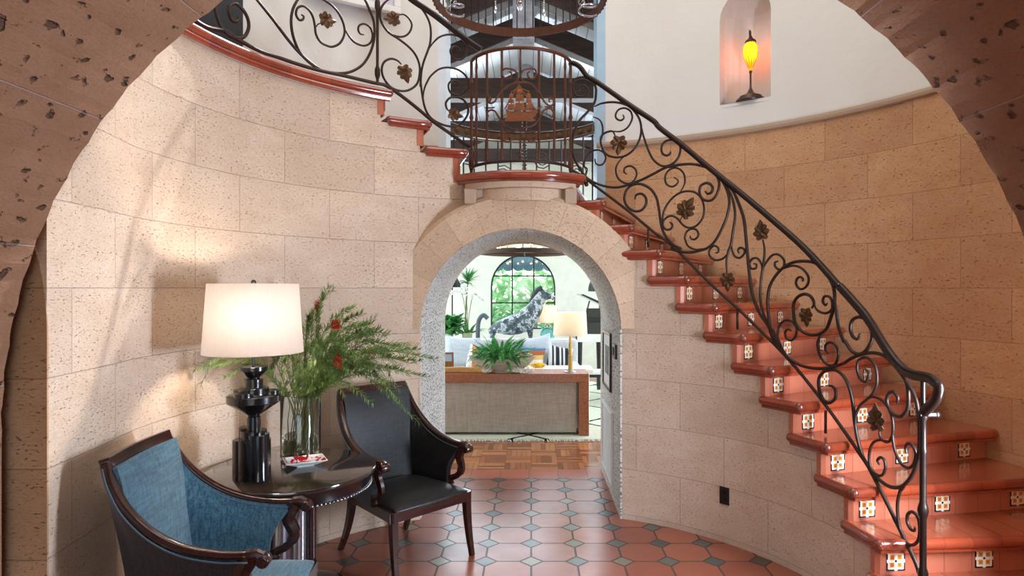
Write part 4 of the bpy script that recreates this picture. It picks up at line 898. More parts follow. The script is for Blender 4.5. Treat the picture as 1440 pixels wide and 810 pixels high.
# framed picture on the upper left wall
A_=cyl(430,0,RO-.03); B_=cyl(560,24,RO-.03); z0=min(A_.z,B_.z); 
aa=math.degrees(math.atan2(A_.y-CY,A_.x-CX)); ab=math.degrees(math.atan2(B_.y-CY,B_.x-CX))
zf=EYE+(405-14)*cyl(500,14,RO).y/F
o1=pol(RO-.02,aa,zf);o2=pol(RO-.02,ab,zf); md=(o1+o2)/2; an=math.atan2((o2-o1).y,(o2-o1).x); W_=(o2-o1).length
md=md-Vector((math.cos(R((aa+ab)/2)),math.sin(R((aa+ab)/2)),0))*.05
pf=thing('framed_picture','large white framed artwork with an amber vase on the upper left plaster wall','picture',md,an)
g=MB(); fr=.06
g.box(-W_/2,W_/2,-.03,.03,0,fr);g.box(-W_/2,W_/2,-.03,.03,1.1-fr,1.1);g.box(-W_/2,-W_/2+fr,-.03,.03,fr,1.1-fr);g.box(W_/2-fr,W_/2,-.03,.03,fr,1.1-fr); g.build('frame',M['white'],pf,bevel=.006)
g=MB(); g.box(-W_/2+fr,W_/2-fr,0,.01,fr,1.1-fr); cv=g.build('canvas',plain('pale_lilac_canvas',(212,208,222),.8,var=.03),pf)
g=MB(); vx=.06; g.prism([(vx-.05,.10),(vx+.05,.10),(vx+.06,.2),(vx+.10,.45),(vx-.10,.45),(vx-.06,.2)],-.004,0); g.build('painted_vase',plain('amber_paint',(170,104,50),.6),cv)
# ================================================================ living room beyond
rg=prop(MB().box(-3.2,2.6,7.43,12.0,.0,.022).build('area_rug',M['white']),'cream shag rug with black diamond lines under the console and sofa','rug')
m=Mat('cream_rug_black_diamonds',(226,226,206),.95,spec=.1); x,y,z=m.xyz(m.coords()); a=((x+y)*.72).fract(); b=((x-y)*.72).fract(); nz=m.noise(m.coords(),6,3)*.05
ln=(a+nz-.5).abs().lt(.022).mx((b+nz-.5).abs().lt(.022)); m.col(m.mix(ln,m.mix(m.noise(m.coords(),30,3),(236,236,220),(206,208,184)),(30,30,34))); m.bump(m.noise(m.coords(),40,3),.01); rg.data.materials[0]=m.m
g=MB()
for i in range(150):
    x=-3.2+5.8*(i+.5)/150+random.uniform(-.01,.01); g.tube([Vector((x,7.44,.015)),Vector((x+random.uniform(-.03,.03),7.38+random.uniform(-.02,.02),.008))],.006,4)
g.build('fringe',M['white'],rg)
# console
D=7.6; xl=at(560,0,D).x; xr=at(828,0,D).x; ct=.748
cs=thing('console_table','long walnut waterfall console with a taupe linen-wrapped centre beyond the archway','table',((xl+xr)/2,D+.22,.022)); hw=(xr-xl)/2
g=MB(); g.box(-hw,hw,-.24,.24,ct-.10-.022,ct-.022); g.build('tabletop',M['walnut'],cs,bevel=.004)
for s in (-1,1): g=MB(); g.box(s*hw-(.12 if s>0 else 0),s*hw+(.12 if s<0 else 0),-.24,.24,0,ct-.122); g.build('leg',M['walnut'],cs,bevel=.004)
g=MB(); g.box(-hw+.13,hw-.14,-.19,.19,.03,ct-.125); g.build('linen_panel',fabric('taupe_linen',(180,168,158),(160,148,138),.8,60),cs,bevel=.01)
def lamp(name,label,x,ybase,yst,ysh0,ysh1,rs,d,basefn,mat,shm):
    b=at(x,ybase,d); o=thing(name,label,'lamp',b); h=lambda y:(ybase-y)*d/F
    basefn(o,h); g=MB(); r=rs*d/F; g.lathe([(r,h(ysh0)),(r*.93,h(ysh1)),(r*.925,h(ysh1)),(r*.995,h(ysh0))],n=36,close=True); g.build('lamp_shade',shm,o,smooth='auto')
    g=MB(); g.ball((0,0,(h(ysh0)+h(ysh1))/2),.03,10); g.build('bulb',M['bulb'],o,smooth=True); return o,b
def brass(o,h):
    g=MB(); g.lathe([(0,0),(.075,0),(.075,.014),(.055,.02),(.055,.03),(0,.03)],n=28); g.build('lamp_foot',M['steel'],o,smooth='auto')
    g=MB(); g.lathe([(.026,.03),(.026,.20),(.020,.205),(.020,.36),(.016,.365),(.016,h(472)+.05),(0,h(472)+.05)],n=20); g.build('lamp_stem',M['brass'],o,smooth='auto')
bl_,bp1=lamp('table_lamp','brass column table lamp with a white drum shade on the walnut console','x' and 802,524.3,0,472,440,24,7.72,brass,None,M['shade_warm'])
bl_.location.z=ct
SBZ=.86
def turq(o,h):
    g=MB(); g.lathe([(0,0),(.06,0),(.10,.05),(.12,.14),(.10,.24),(.04,.29),(.02,.30),(0,.30)],n=24); g.build('glass_base',M['turq_glass'],o,smooth=True)
    g=MB(); g.lathe([(.008,.29),(.008,.42),(0,.42)],n=8); g.build('lamp_stem',M['steel'],o)
tl_,bp2=lamp('table_lamp','white-shaded lamp with turquoise glass base behind the sofa, beside the horse',770,481,0,452,428,13.2,10.45,turq,None,M['shade_warm'])
tl_.location.z=SBZ
# dough bowl planter, fern
P0=at(706,525,7.78); pb_=thing('wooden_bowl','long whitewashed wooden bowl planter on the walnut console','bowl',(P0.x,P0.y,ct))
g=MB(); 
def bw(u,v):
    a=2*PI*u; f=.45+.55*v**.6; return Vector((.36*f*math.cos(a)*(1+.12*abs(math.cos(a))*v),.15*f*math.sin(a),.012+.15*v**1.4+.03*v*abs(math.cos(a))**3))
loft(g,bw,32,8,.014,(0,0)); g.lathe([(0,0),(.13,.0),(.13,.02),(0,.02)],n=24); g.build('bowl_body',wood('whitewashed_wood',(206,196,182),(160,146,130),.7,0,(1,8,8)),pb_,smooth='auto')
def leafy(name,label,cat,loc,n,spread,h,w,ln,mat,droop=.4,up=.8,seed=1,stems=None,rise=0):
    random.seed(seed); o=thing(name,label,cat,loc); g=MB()
    for i in range(n):
        a=random.random()*2*PI; e=random.uniform(.15,1)*spread; z=random.uniform(.1,1)*h+rise; p=Vector((e*math.cos(a)*.5,e*math.sin(a)*.5,z*.6)); d_=Vector((math.cos(a)*random.uniform(.5,1),math.sin(a)*random.uniform(.5,1),random.uniform(-droop,up))).normalized(); L=ln*random.uniform(.6,1.1)
        g.blade(p,p+d_*L,w*random.uniform(.7,1.1),(random.uniform(-.4,.4),random.uniform(-.4,.4),1),L*.12)
        if i%3==0: g.tube([Vector((0,0,rise*.5)),p],.003,4)
    g.build('foliage',mat,o); return o
leafy('fern','lush green leafy fern filling the whitewashed bowl','plant',(P0.x-.02,P0.y,ct+.13),260,.60,.26,.024,.21,M['green'],.7,.9,3)
leafy('white_flowers','cluster of small white and lime flowers lying left in front of the bowl','flowers',(at(684,520,7.62).x,7.60,ct+.012),60,.14,.05,.012,.05,M['petal_white'],.0,.9,4)
leafy('white_flowers','cluster of small white flowers lying right of the bowl on the console','flowers',(at(733,522,7.62).x,7.60,ct+.012),90,.28,.06,.013,.055,M['petal_white'],.0,.9,5)
q=at(655,521,7.68); g=MB(); g.prism([(-.36,0),(.30,0),(.36,.02),(.24,.05),(-.05,.07),(-.30,.06),(-.38,.03)],-.035,.035); o=g.build('carved_wooden_board',M['walnut'],bevel=.012,loc=(q.x,7.70,ct)); prop(o,'pale carved wooden board lying at the left end of the console','board'); o.data.materials[0]=plain('honey_wood',(206,150,88),.45)
# small framed photograph
q=at(628,516,7.9); pf=thing('photo_frame','small wood-framed photograph standing at the left end of the console','picture frame',(q.x-.02,q.y-.03,ct),R(12)); Rx=Matrix.Rotation(R(-10),4,'X')
g=MB(); 
for b in ((-.11,.11,0,.02),(-.11,.11,.20,.22),(-.11,-.09,.02,.20),(.09,.11,.02,.20)): g.box(b[0],b[1],-.012,.006,b[2],b[3],Rx)
g.build('frame',M['walnut'],pf); g=MB(); g.box(-.09,.09,-.002,.004,.02,.20,Rx); m=Mat('landscape_photo',(90,120,150),.4); x,y,z=m.xyz(m.coords()); m.col(m.mix(z.gt(.11),m.mix(m.noise(m.coords(),30,3),(190,130,50),(60,40,24)),(170,196,222))); g.build('photograph',m.m,pf)
# sofa and cushions
SX0,SX1=at(590,0,9.2).x,at(815,0,9.2).x; so=thing('sofa','long pale tufted sofa piled with cushions behind the console','sofa',((SX0+SX1)/2,9.3,.022)); hw=(SX1-SX0)/2
lin_=fabric('pale_linen',(214,214,216),(190,192,198),.85,60)
g=MB(); g.box(-hw,hw,-.45,.42,.12,.44); g.build('seat',lin_,so,bevel=.04); g=MB(); g.box(-hw,hw,.20,.42,.44,.98); g.build('backrest',lin_,so,bevel=.05)
for s in (-1,1): g=MB(); g.box(s*hw-(.16 if s>0 else 0),s*hw+(.16 if s<0 else 0),-.46,.2,.44,.66); g.build('arm',lin_,so,bevel=.04)
for x in (-hw+.1,hw-.1):
    for y in (-.35,.33): g=MB(); g.lathe([(.02,0),(.03,.12)],(x,y,0),10); g.build('leg',M['oak_dark'],so)
def pillow(label,x,y,w,h,mat,d,rz,tilt=12,name='throw_pillow'):
    def pf_(u,v):
        a=2*u-1;b=2*v-1; return (a,b)
    g=MB();N=12;vs=[]
    for s in (1,-1):
        for j in range(N+1):
            for i in range(N+1):
                a=2*i/N-1;b=2*j/N-1; t=(1-a**4)*(1-b**4); pin=1-.09*(1-abs(a)**2)*abs(b)**3; pin2=1-.09*(1-abs(b)**2)*abs(a)**3
                vs.append((a*w/2*pin2,s*.085*t**.6,h/2+b*h/2*pin))
    W=N+1;K=W*W;q4_=[(j*W+i,j*W+i+1,(j+1)*W+i+1,(j+1)*W+i) for j in range(N) for i in range(N)]
    g.add(vs,q4_+[tuple(K+i for i in reversed(f)) for f in q4_])
    c=at(x,y,d); Mx=Matrix.Rotation(R(-tilt),4,'X')@Matrix.Rotation(R(rz),4,'Y'); g.v=[tuple(Mx@Vector(v)) for v in g.v]
    o=g.build(name,mat,smooth=True); o.location=(c.x,c.y,c.z-h/2); return prop(o,label,'pillow','cushions piled on the sofa')
blue=fabric('pale_blue_linen',(206,214,226),(182,194,212),.85,60)
def stripes(name,cols,sc=14,axis=2):
    m=Mat(name,(200,200,200),.85); c=m.xyz(m.coords())[axis]; w=((c*sc).floor())*.618; w=w.fract(); 
    n=m.node('ShaderNodeValToRGB'); m.link(w,n.inputs[0]); n.color_ramp.interpolation='CONSTANT'; e=n.color_ramp.elements
    while len(e)<len(cols): e.new(.5)
    for i,(q,cc) in enumerate(zip(e,cols)): q.position=i/len(cols); q.color=lin(cc)
    m.col(n.outputs[0]); return m.m
pillow('big pale blue cushion at the left of the sofa',647,496,.50,.46,blue,9.0,4)
pillow('white cushion at the far left end of the sofa',622,492,.44,.40,M['white'],9.1,0)
pillow('orange, white and teal striped cushion left of the fern',664,505,.26,.40,stripes('orange_teal_stripes',[(214,134,70),(236,232,224),(30,110,150),(90,60,50)],12,0),8.86,14)
pillow('colourful striped cushion right of the fern',744,503,.40,.30,stripes('multi_stripes',[(226,190,120),(40,120,160),(236,232,226),(170,96,60)],16,2),8.85,6)
pillow('pale blue cushion with pointed corners right of the fern',762,494,.46,.44,blue,9.02,-14)
pillow('black and white ringed cushion under the brass lamp',784,503,.34,.32,stripes('black_white_rings',[(30,36,48),(224,226,230)],40,0),8.85,10)
pillow('pale cushion in the middle of the sofa behind the bowl',716,492,.44,.34,fabric('patterned_grey',(196,196,206),(150,130,140),.85,30),9.02,0)
leafy('yellow_flowers','bunch of bright yellow flowers on the coffee table before the sofa','flowers',(at(757,512,8.5).x,8.5,.70),90,.18,.08,.02,.05,M['petal_yellow'],.1,.9,6)
g=MB(); g.box(-.75,.75,-.22,.22,.64,.69); c=at(752,0,8.5); cf=thing('coffee_table','low white lattice coffee table between console and sofa','table',(c.x,8.5,.022))
g.build('tabletop',M['white'],cf,bevel=.01)
for x in (-.68,.68):
    for y in (-.16,.16): g=MB(); g.lathe([(.02,0),(.02,.64)],(x,y,0),8); g.build('leg',M['white'],cf)
# table behind the sofa with the horse
bt_=thing('sofa_table','narrow white table behind the sofa carrying the horse','table',(at(735,0,10.4).x,10.4,.022)); g=MB(); g.box(-1.0,.78,-.28,.28,SBZ-.062,SBZ-.022); g.build('tabletop',M['white'],bt_,bevel=.005)
for x in (-.95,.73):
    for y in (-.23,.23): g=MB(); g.box(x-.025,x+.025,y-.025,y+.025,0,SBZ-.062); g.build('leg',M['white'],bt_)
hm=Mat('dappled_blue_grey_paint',(110,120,130),.4); n=hm.noise(hm.coords(),9,4,.7); hm.col(hm.ramp(n,[(.36,(40,50,60)),(.5,(86,100,110)),(.56,(214,222,226)),(.62,(96,110,120)),(.8,(50,58,66))]))
HD=10.4; h0=at(720,480,HD); hs=thing('horse_statue','dappled blue-grey wooden horse sculpture with arched tail in front of the window','statue',(h0.x,HD,SBZ)); sc=HD/F
def hp_(x,y,dy=0): return (Vector(((x-720)*sc,dy,(481-y)*sc)))
me=bpy.data.meshes.new('body'); V=[];Ed=[];Rd=[]
def chain(pts,start=None):
    prev=start
    for (x,y,dy,r) in pts:
        V.append(hp_(x,y,dy)); Rd.append(r*sc); 
        if prev is not None: Ed.append((prev,len(V)-1))
        prev=len(V)-1
    return prev
a=chain([(706,452,0,14),(694,452,0,13),(720,453,0,13),])
V.clear();Ed.clear();Rd.clear()
r0_=chain([(697,455,0,21)]); r1_=chain([(712,456,0,19),(730,454,0,20),(745,447,0,20)],r0_)
chain([(752,433,0,16),(757,422,0,12.5),(762,414,0,9.5),(771,414,0,7),(781,419,0,5)],r1_)
chain([(761,404,.03,1.6)],len(V)-3)
for s in (-1,1):
    chain([(692,462,s*.09,6.5),(693,470,s*.1,3.5),(690,480,s*.1,2.6)],r0_)
    chain([(745,459,s*.08,5.5),(746,470,s*.09,3.2),(746,480,s*.09,2.6)],r1_)
me.from_pydata([tuple(v) for v in V],Ed,[]); ob=bpy.data.objects.new('body',me); col.objects.link(ob); ob.parent=hs; me.materials.append(hm.m)
sk=ob.modifiers.new('skin','SKIN'); sk.use_smooth_shade=True
for i,r in enumerate(Rd): me.skin_vertices[0].data[i].radius=(r,r*.8)
me.skin_vertices[0].data[0].use_root=True
sb=ob.modifiers.new('s','SUBSURF'); sb.levels=2; sb.render_levels=2
g=MB(); g.tube(spline([hp_(686,446),hp_(680,441),hp_(674,447),hp_(672,460),hp_(672,480)],6),.035,10); g.build('tail',plain('slate_blue_paint',(78,90,102),.5),hs,smooth=True)
g=MB(); g.tube(spline([hp_(748,424),hp_(752,413),hp_(758,406),hp_(763,403)],5),[.05]*16,8,sy=.4); g.build('mane',plain('dark_horse_mane',(48,56,60),.6),hs,smooth=True)
for nm,x,c_ in (('stacked_books',704,(222,226,230)),('stacked_books',727,(190,200,206))):
    o=thing(nm,'small pile of pale books %s on the table behind the sofa'%('under the horse\'s hind legs' if x==704 else 'under the horse\'s belly'),'books',(at(x,0,10.25).x,10.2,SBZ))
    for i in range(2): g=MB(); g.box(-.14+.01*i,.14-.015*i,-.08,.06,.035*i,.035*i+.033); g.build('book',plain('pale_book',c_ if i else (160,180,190),.6),o,bevel=.002)
# grand piano, bench
pn=thing('grand_piano','black grand piano with raised lid against the right of the living room','piano',(at(846,0,10.6).x,10.6,.022)); k=10.6/F
PX=lambda x:(x-846)*k; PZ=lambda y:EYE+(405-y)*k
g=MB(); g.prism([(PX(806),-.6),(PX(806),.35),(PX(816),.55),(PX(840),.65),(PX(900),.7),(PX(900),-.6)],PZ(478),PZ(452),lambda u,v,d:(u,v,d)); g.build('case',M['black_gloss'],pn,bevel=.006)
g=MB(); g.prism([(PX(813),PZ(416)),(PX(817),PZ(415)),(PX(900),PZ(452)),(PX(900),PZ(458))],-.5,.6); g.build('lid',M['black_gloss'],pn,bevel=.004)
g=MB(); g.tube([Vector((PX(822),.0,PZ(452))),Vector((PX(829),0,PZ(425)))],.012,6); g.build('lid_prop',M['black_gloss'],pn)
g=MB(); g.box(PX(826),PX(900),.2,.24,PZ(452),PZ(436)); g.build('music_desk',M['black_gloss'],pn)
g=MB(); g.box(PX(808),PX(860),-.68,-.6,PZ(478),PZ(468)); g.build('keyboard',M['white'],pn)
for x,y in ((812,-.45),(870,-.45),(846,.45)):
    g=MB(); g.lathe([(.03,0),(.035,.04),(.04,.1),(.03,.3),(.05,PZ(478))],(PX(x),y,0),14); g.build('leg',M['black_gloss'],pn,smooth='auto')
bn=thing('piano_bench','low black bench with pale cushion before the piano','bench',(at(841,0,9.6).x,9.75,.022)); g=MB(); g.box(-.28,.28,-.14,.14,.40,.44); g.build('bench_frame',M['blackm'],bn); g=MB(); g.box(-.28,.28,-.14,.14,.44,.50); g.build('cushion',M['white'],bn,bevel=.02)
for x in (-.25,.25):
    for y in (-.11,.11): g=MB(); g.box(x-.015,x+.015,y-.015,y+.015,0,.40); g.build('leg',M['blackm'],bn)
def flr(label,x,yt,yb,r,d,kind,cut=None):
    c=at(x,0,d); o=thing('floor_lamp',label,'lamp',(c.x,d,0)); h=lambda y:EYE+(405-y)*d/F; rr=r*d/F
    g=MB(); g.lathe([(0,0),(.14,0),(.14,.02),(.012,.03),(.012,h(yb)),(0,h(yb))],n=20); g.build('pole',M['blackm'],o,smooth='auto')
    g=MB()
    if kind=='cone': g.lathe([(rr,h(yb)),(rr*.25,h(yt)),(rr*.22,h(yt)),(rr*.96,h(yb))],n=28,close=True)
    else: g.lathe([(rr*math.cos(PI/2*i/8),h(yb)+(h(yt)-h(yb))*math.sin(PI/2*i/8)) for i in range(9)]+[(.97*rr*math.cos(PI/2*i/8),h(yb)-.01+(h(yt)-h(yb))*.97*math.sin(PI/2*i/8)) for i in range(8,-1,-1)],n=28,close=True)
    g.build('lamp_shade',M['blackm'],o,smooth='auto')
flr('black floor lamp with cone shade at the far left of the living room',636,384,404,14,11.2,'cone')
flr('black dome floor lamp partly seen at the right edge of the archway',843,387,409,16,11.6,'dome')
# plants at the left
def pot(o,r,h,mat):
    g=MB(); g.lathe([(0,0),(r*.7,0),(r*.95,h*.6),(r,h),(r*.9,h),(r*.85,h*.9),(0,h*.9)],n=24); g.build('pot',mat,o,smooth='auto')
PL=.86
sd=thing('plant_stand','low white cabinet holding the plants at the left behind the sofa','cabinet',(at(645,0,10.8).x,10.9,.0)); g=MB(); g.box(-.42,.42,-.2,.2,.05,PL); g.build('body',M['white'],sd,bevel=.01)
for x in (-.36,.36): g=MB(); g.box(x-.03,x+.03,-.18,.18,0,.05); g.build('foot',M['white'],sd)
o=leafy('bushy_potted_plant','bushy bright green potted plant at the far left behind the sofa','plant',(at(628,0,10.85).x,10.85,PL),420,.55,.55,.045,.14,M['green'],.3,.8,8,rise=.12); pot(o,.10,.16,M['white'])
o=leafy('potted_orchid','white orchid with dark strap leaves in a glass pot','orchid',(at(657,0,10.8).x,10.8,PL),16,.10,.06,.035,.34,M['green'],.0,.9,9,rise=.14); pot(o,.09,.15,plain('mossy_glass_pot',(170,176,140),.3))
g=MB(); f=MB()
for k_,(dx,top,e) in enumerate(((-.03,.85,-.30),(.04,.78,.24),(.0,.92,-.12))):
    pth=spline([Vector((0,0,.14)),Vector((dx,0,.5)),Vector((dx+e*.3,0,top)),Vector((dx+e,-.05,top-.10))],8); g.tube(pth,.006,5)
    for p in pth[-12:]:
        for _ in range(5):
            a=random.random()*6.28; f.blade(p,p+Vector((math.cos(a)*.05,-.01,math.sin(a)*.05)),.018,(0,-1,0))
g.build('flower_stem',M['stem'],o,smooth=True); f.build('blossoms',M['petal_white'],o)
o=thing('dracaena','tall dracaena with spiky rosette of narrow leaves at the left','plant',(at(657,0,11.3).x,11.35,0)); pot(o,.16,.32,M['white']); hz=EYE+(405-396)*11.35/F
g=MB(); g.tube(spline([Vector((0,0,.25)),Vector((-.04,0,1.0)),Vector((.0,0,hz))],6),.014,6); g.build('trunk',M['stem'],o); g=MB(); random.seed(5)
for i in range(80):
    a=random.random()*6.28; e=random.uniform(-.5,1.2); d_=Vector((math.cos(a)*math.cos(e),math.sin(a)*math.cos(e),math.sin(e))); g.blade(Vector((0,0,hz)),Vector((0,0,hz))+d_*random.uniform(.22,.34),.013,(.3,.1,1),.02)
g.build('foliage',M['green'],o)
# ring chandelier
RX,RYd=-.10,9.5; rz_=EYE+(405-352)*RYd/F; rc=thing('ring_chandelier','black iron ring chandelier with round bulbs seen through the archway','chandelier',(RX,RYd,rz_-.045)); rr=61*RYd/F
g=MB(); g.lathe([(rr-.02,-.02),(rr+.01,-.02),(rr+.01,.045),(rr-.02,.045)],n=64,close=True); g.tube([Vector((-rr,0,0)),Vector((rr,0,0))],.012,6); g.tube([Vector((0,-rr,0)),Vector((0,rr,0))],.012,6); g.build('ring',M['iron'],rc,smooth='auto')
for i in range(12):
    a=2*PI*(i+.3)/12; g=MB(); c=Vector((rr*math.cos(a),rr*math.sin(a),0)); g.lathe([(.012,.045),(.012,.085)],c,8); cd=g.build('candle',M['brass'],rc); g=MB(); g.ball(c+Vector((0,0,.115)),.032,10); g.build('bulb',M['bulb'],cd,smooth=True)
g=MB(); 
for i in range(3): a=2*PI*i/3+.5; g.tube([Vector((rr*math.cos(a),rr*math.sin(a),.04)),Vector((0,0,1.0))],.006,5)
g.tube([Vector((0,0,1.0)),Vector((0,0,2.3))],.02,8)
for i in range(26): g.lathe([(.018,-.018),(.042,0),(.018,.018)],(0,0,1.05+i*.048),10)
g.build('chain',M['iron'],rc,smooth='auto')
# roof trusses
def truss(y,ztie,zpk,label='',slope=.42,pb=None):
    o=thing('roof_truss',label,'truss',(AX,y,0),0,'timber trusses under the planked ceiling')
    if ztie: g=MB(); g.box(-2.0,2.0,-.1,.1,ztie,ztie+.25); g.build('tie_beam',M['oak_dark'],o,bevel=.01)
    for s in (-1,1):
        g=MB(); poly=[(0,zpk),(s*2.0,zpk-slope*2.0),(s*2.0,zpk-slope*2.0+.24),(0,zpk+.24)]
        if s<0: poly.reverse()
        g.prism(poly,-.1,.1); g.build('rafter',M['oak_dark'],o,bevel=.01)
    g=MB(); g.box(-.115,.115,-.12,.12,pb or zpk-.12,5.16); g.build('king_post',plain('pale_grey_oak',(150,156,168),.35,var=.2),o,bevel=.01)
truss(6.95,None,4.86,label='short timber truss nearest the opening with a pale hanging king post',pb=4.36)
truss(8.0,4.06,4.86,label='dark timber roof truss with the tie beam highest in view, behind the balcony rail')
truss(10.0,4.05,4.86,label='middle dark timber roof truss seen just above the far balcony rail')
truss(12.2,4.10,4.86,label='farthest dark timber roof truss close to the end wall')
# concave balcony over the living room
fo=(AX,6.49); FRr=.83
def fp(ph,z,yc=6.49+.42-.83): return Vector((AX+FRr*math.sin(R(ph)),yc+FRr*math.cos(R(ph)),z))
fb=thing('balcony_railing','curved ornamental railing with a rosette band bulging over the living room','railing',(AX,6.6,2.62)); fo_=Vector((AX,6.6,2.62))
def loc_(l): return [p-fo_ for p in l]
g=MB()
for za in (3.30,3.40): g.tube(loc_([fp(-60+120*i/30,za) for i in range(31)]),.008,6)
P_=[fp(-60+120*i/30,3.35) for i in range(31)]
g.tube(loc_(P_),.046,4,up=(0,0,1),sx=1,sy=.12); g.build('rosette_band',M['leaf_iron'],fb)
for zc in (3.405,3.295): g=MB(); g.tube(loc_([fp(-60+120*i/30,zc) for i in range(31)]),.006,6); g.build('band_edge',M['steel'],fb)
for i in range(13):
    ph=-54+9*i; g=MB(); g.lathe([(0,-.01),(.03,-.006),(.034,.0),(.02,.008),(0,.012)],(0,0,0),10,Matrix.Translation(fp(ph,3.35)-fo_-Vector((0,.012,0)))@Matrix.Rotation(PI/2,4,'X')); g.build('rosette',M['leaf_iron'],fb)
for i in range(13):
    ph=-57+9.5*i; g=MB(); g.tube(loc_([fp(ph,2.62),fp(ph,3.3)]),.009,5); b_=g.build('baluster',M['iron'],fb)
    if i%3==1:
        g=MB(); c=fp(ph+4,3.10 if i%2 else 2.95)-fo_; g.tube([c+Vector(((.02+.008*t*.5)*math.cos(t*.7),0,(.02+.008*t*.5)*math.sin(t*.7))) for t in range(22)],.006,5); g.build('scroll',M['iron'],b_,smooth=True)
f=MB(); pp=[(p.x,p.y) for p in [fp(-60+120*i/20,0) for i in range(21)]]; f.prism(pp,2.50,2.617,lambda u,v,d:(u,v,d)); S('floor_far_balcony',f,M['white'])
# framed pictures and vent on the passage's right side
xj=AX+AR
def onj(name,label,cat,y0,y1,z0,z1,mat,inner,ch,depth=.02):
    o=thing(name,label,cat,(xj,(y0+y1)/2,(z0+z1)/2)); h=(y1-y0)/2; v=(z1-z0)/2; g=MB(); t=.025
    for b in ((-h,h,-v,-v+t),(-h,h,v-t,v),(-h,-h+t,-v+t,v-t),(h-t,h,-v+t,v-t)): g.box(-depth,0,b[0],b[1],b[2],b[3])
    g.build('frame',mat,o,bevel=.002); return o,h,v,t
dj=lambda x:xj*F/(x-VX)
for (x0,x1,yt,yb,lb) in ((850,860.5,466,545,'dark framed photograph hanging on the right side of the passage'),(864.5,868,484,504,'small narrow framed print nearest the front of the passage')):
    d0,d1=dj(x1),dj(x0); dm=(d0+d1)/2; zt=EYE+(405-yt)*dm/F*1.0; zb2=EYE+(405-yb)*dm/F
    o,h,v,t=onj('framed_picture',lb,'picture',d0,d1,zb2,zt,M['mahogany'],None,None)
    g=MB(); g.box(-.008,-.002,-h+t,h-t,-v+t,v-t); m_=g.build('mat_board',M['white'],o); g=MB(); g.box(-.012,-.008,-h*.45,h*.45,-v*.5,v*.5); g.build('photograph',plain('grey_photo',(120,118,116),.5,var=.5,sc=20),m_)
d0,d1=dj(862.5),min(dj(849),6.2); o,h,v,t=onj('vent_grille','tall white louvred vent grille low on the right side of the passage','vent',d0,d1,.12,.72,M['white'],None,None)
for i in range(34):
    z=-v+t+(2*v-2*t)*(i+.5)/34; g=MB(); g.box(-.012,-.004,-h+t,h-t,z-.004,z+.003); g.build('slat',M['white'],o)
# outside the window: awning and trees
aw=thing('awning','scalloped teal-grey awning above the arched window, outside','awning',(wm,YW+.5,wz1)); g=MB()
n=14; W=wr*2.6; sc_=[(-W/2,.15),(W/2,.15)]
pts=[]
for i in range(8):
    x0=W/2-W*i/8; 
    for k_ in range(7): a=PI*k_/6; pts.append((x0-W/16+W/16*math.cos(a),-.24-.07*math.sin(a)))
g.prism(sc_+pts,0,.02); g.build('valance',plain('teal_grey_canvas',(104,140,156),.8),aw)
random.seed(11)
for i,(x,y,z,s) in enumerate(((-.9,15,1.2,1.0),(.1,16,1.7,1.2),(.9,15.2,1.1,1.0),(-.3,14.8,.8,.8),(1.6,17,2.0,1.4),(-1.6,17,2.2,1.4))):
    o=thing('garden_tree','%s pale sunlit leafy tree outside the arched window'%(['leftmost near','central tall','right-hand near','low central','far right','far left'][i]),'tree',(x,y,-.1),0,'garden trees outside the window'); g=MB(); g.lathe([(.07,0),(.05,z)],n=10); g.build('trunk',M['stem'],o); g=MB()
    for k_ in range(260):
        a=random.random()*6.28; e=random.uniform(-1,1); r=s*random.random()**.4*.8; p=Vector((r*math.cos(a)*math.cos(e),r*math.sin(a)*math.cos(e),z+r*math.sin(e)*.9)); d_=Vector((random.uniform(-1,1),random.uniform(-1,1),random.uniform(-.8,.5))).normalized(); g.blade(p,p+d_*.3*s,.06*s,(random.random(),random.random(),1))
    g.build('foliage',M['outdoor'],o)
f=MB(); f.box(-12,12,13.3,30,-.2,-.1); S('ground_garden',f,plain('pale_gravel',(214,210,196),.9))
# ================================================================ light and camera
def area(name,loc,rot,sx,sy,e,c=(255,255,255)):
    l=bpy.data.lights.new(name,'AREA'); l.shape='RECTANGLE'; l.size=sx; l.size_y=sy; l.energy=e; l.color=lin(c)[:3]; o=bpy.data.objects.new(name,l); col.objects.link(o); o.location=loc; o.rotation_euler=[R(a) for a in rot]; return o
def point(name,loc,e,c,r=.04):
    l=bpy.data.lights.new(name,'POINT'); l.energy=e; l.color=lin(c)[:3]; l.shadow_soft_size=r; o=bpy.data.objects.new(name,l); col.objects.link(o); o.location=loc; return o
area('stairwell_top_fill',(.2,3.9,6.35),(0,0,0),3.0,3.0,LI['sky'],(255,246,236))  # added fill under the closed ceiling; no skylight is built
area('hall_daylight',(.3,-3.5,1.6),(90,0,0),3.2,2.3,LI['hall'],(226,238,255))
o=area('side_fill_light',(2.3,2.55,1.25),(0,0,0),.5,1.0,LI['side'],(214,232,255)); d_=Vector((-1.83,3.4,1.5))-o.location; o.rotation_euler=d_.to_track_quat('-Z','Y').to_euler()  # added side light for the left wall and its shadows; no door stands here
for sx_ in (-1,1): area('living_ceiling_fill',(sx_*4.2,9.5,3.85),(0,0,0),2.2,5,LI['liv'],(232,244,255))  # added fills under the flat ceiling, out of view
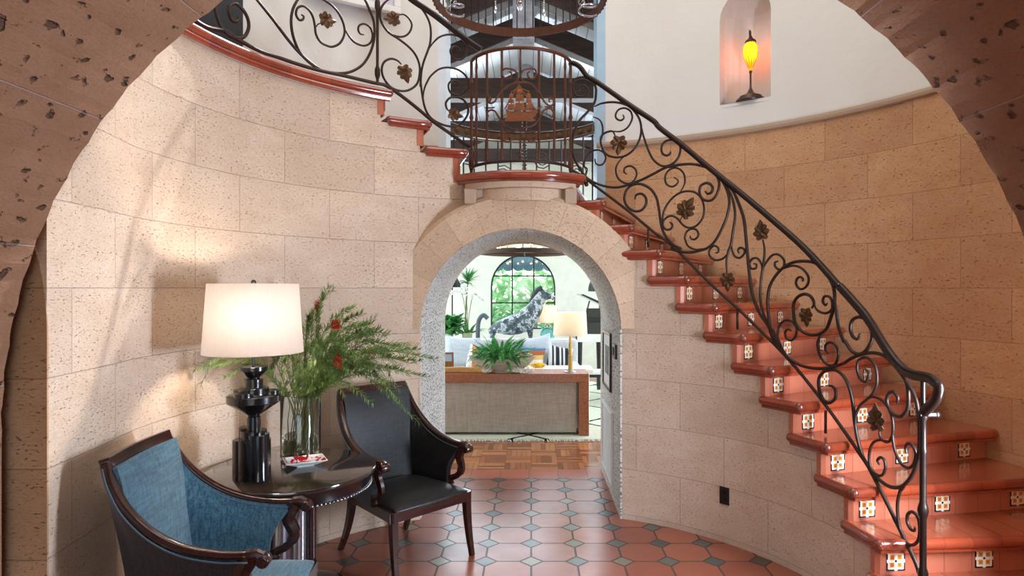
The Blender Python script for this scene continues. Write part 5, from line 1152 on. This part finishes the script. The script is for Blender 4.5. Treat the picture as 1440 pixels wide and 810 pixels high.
area('living_far_fill',(0,12.5,3.4),(-90,0,0),7,1.0,LI['far_fill'],(226,240,255))  # added, hidden high on the solid far wall to brighten the passage
for sx_ in (-1,1): area('living_roof_wash',(sx_*2.9,9.4,2.7),(180,sx_*35,0),1.5,5,LI['roof'],(220,236,255))  # added upward wash to brighten the ceiling planks
area('living_side_fill',(-5.2,9.5,1.8),(0,90,0),2.5,5,LI['liv_side'],(226,242,255)).rotation_euler=(0,R(-90),0)  # added fills along both side walls, which have no windows
area('living_side_fill',(5.2,9.5,1.8),(0,90,0),2.5,5,LI['liv_side'],(226,242,255))
point('lamp_light',(LX+.03,LY-.10,1.60),LI['lamp'],(255,240,226),.05)
point('brass_lamp_light',(bp1.x,bp1.y,ct+.655),4,(255,214,160)); point('turquoise_lamp_light',(bp2.x,bp2.y,SBZ+.53),4,(255,214,160))
point('niche_light',(q.x if 0 else nl.location.x,nl.location.y,nz0+.45),LI['niche'],(255,170,60),.03)
l=bpy.data.lights.new('sun','SUN'); l.energy=LI['sun']; l.angle=R(1); o=bpy.data.objects.new('sun',l); col.objects.link(o); o.rotation_euler=Vector((-.35,-.75,-.85)).to_track_quat('-Z','Y').to_euler()
w=bpy.data.worlds.new('sky'); bpy.context.scene.world=w; w.use_nodes=True; nt=w.node_tree; bg=nt.nodes['Background']
sk_=nt.nodes.new('ShaderNodeTexSky'); sk_.sky_type='NISHITA'; sk_.sun_elevation=R(50); sk_.sun_rotation=R(120); sk_.sun_disc=False
nt.links.new(sk_.outputs[0],bg.inputs[0]); bg.inputs[1].default_value=LI['world']
cam=bpy.data.cameras.new('camera'); cam.sensor_width=36; cam.lens=F/1440*36; cam.shift_x=(720-VX)/1440; cam.clip_start=.05
co=bpy.data.objects.new('camera',cam); col.objects.link(co); co.location=(0,0,EYE); co.rotation_euler=(R(90),0,0)
sc=bpy.context.scene; sc.camera=co; sc.view_settings.view_transform='Standard'; sc.view_settings.look='None'; sc.view_settings.gamma=1; sc.view_settings.use_curve_mapping=False; sc.view_settings.exposure=LI['exp']
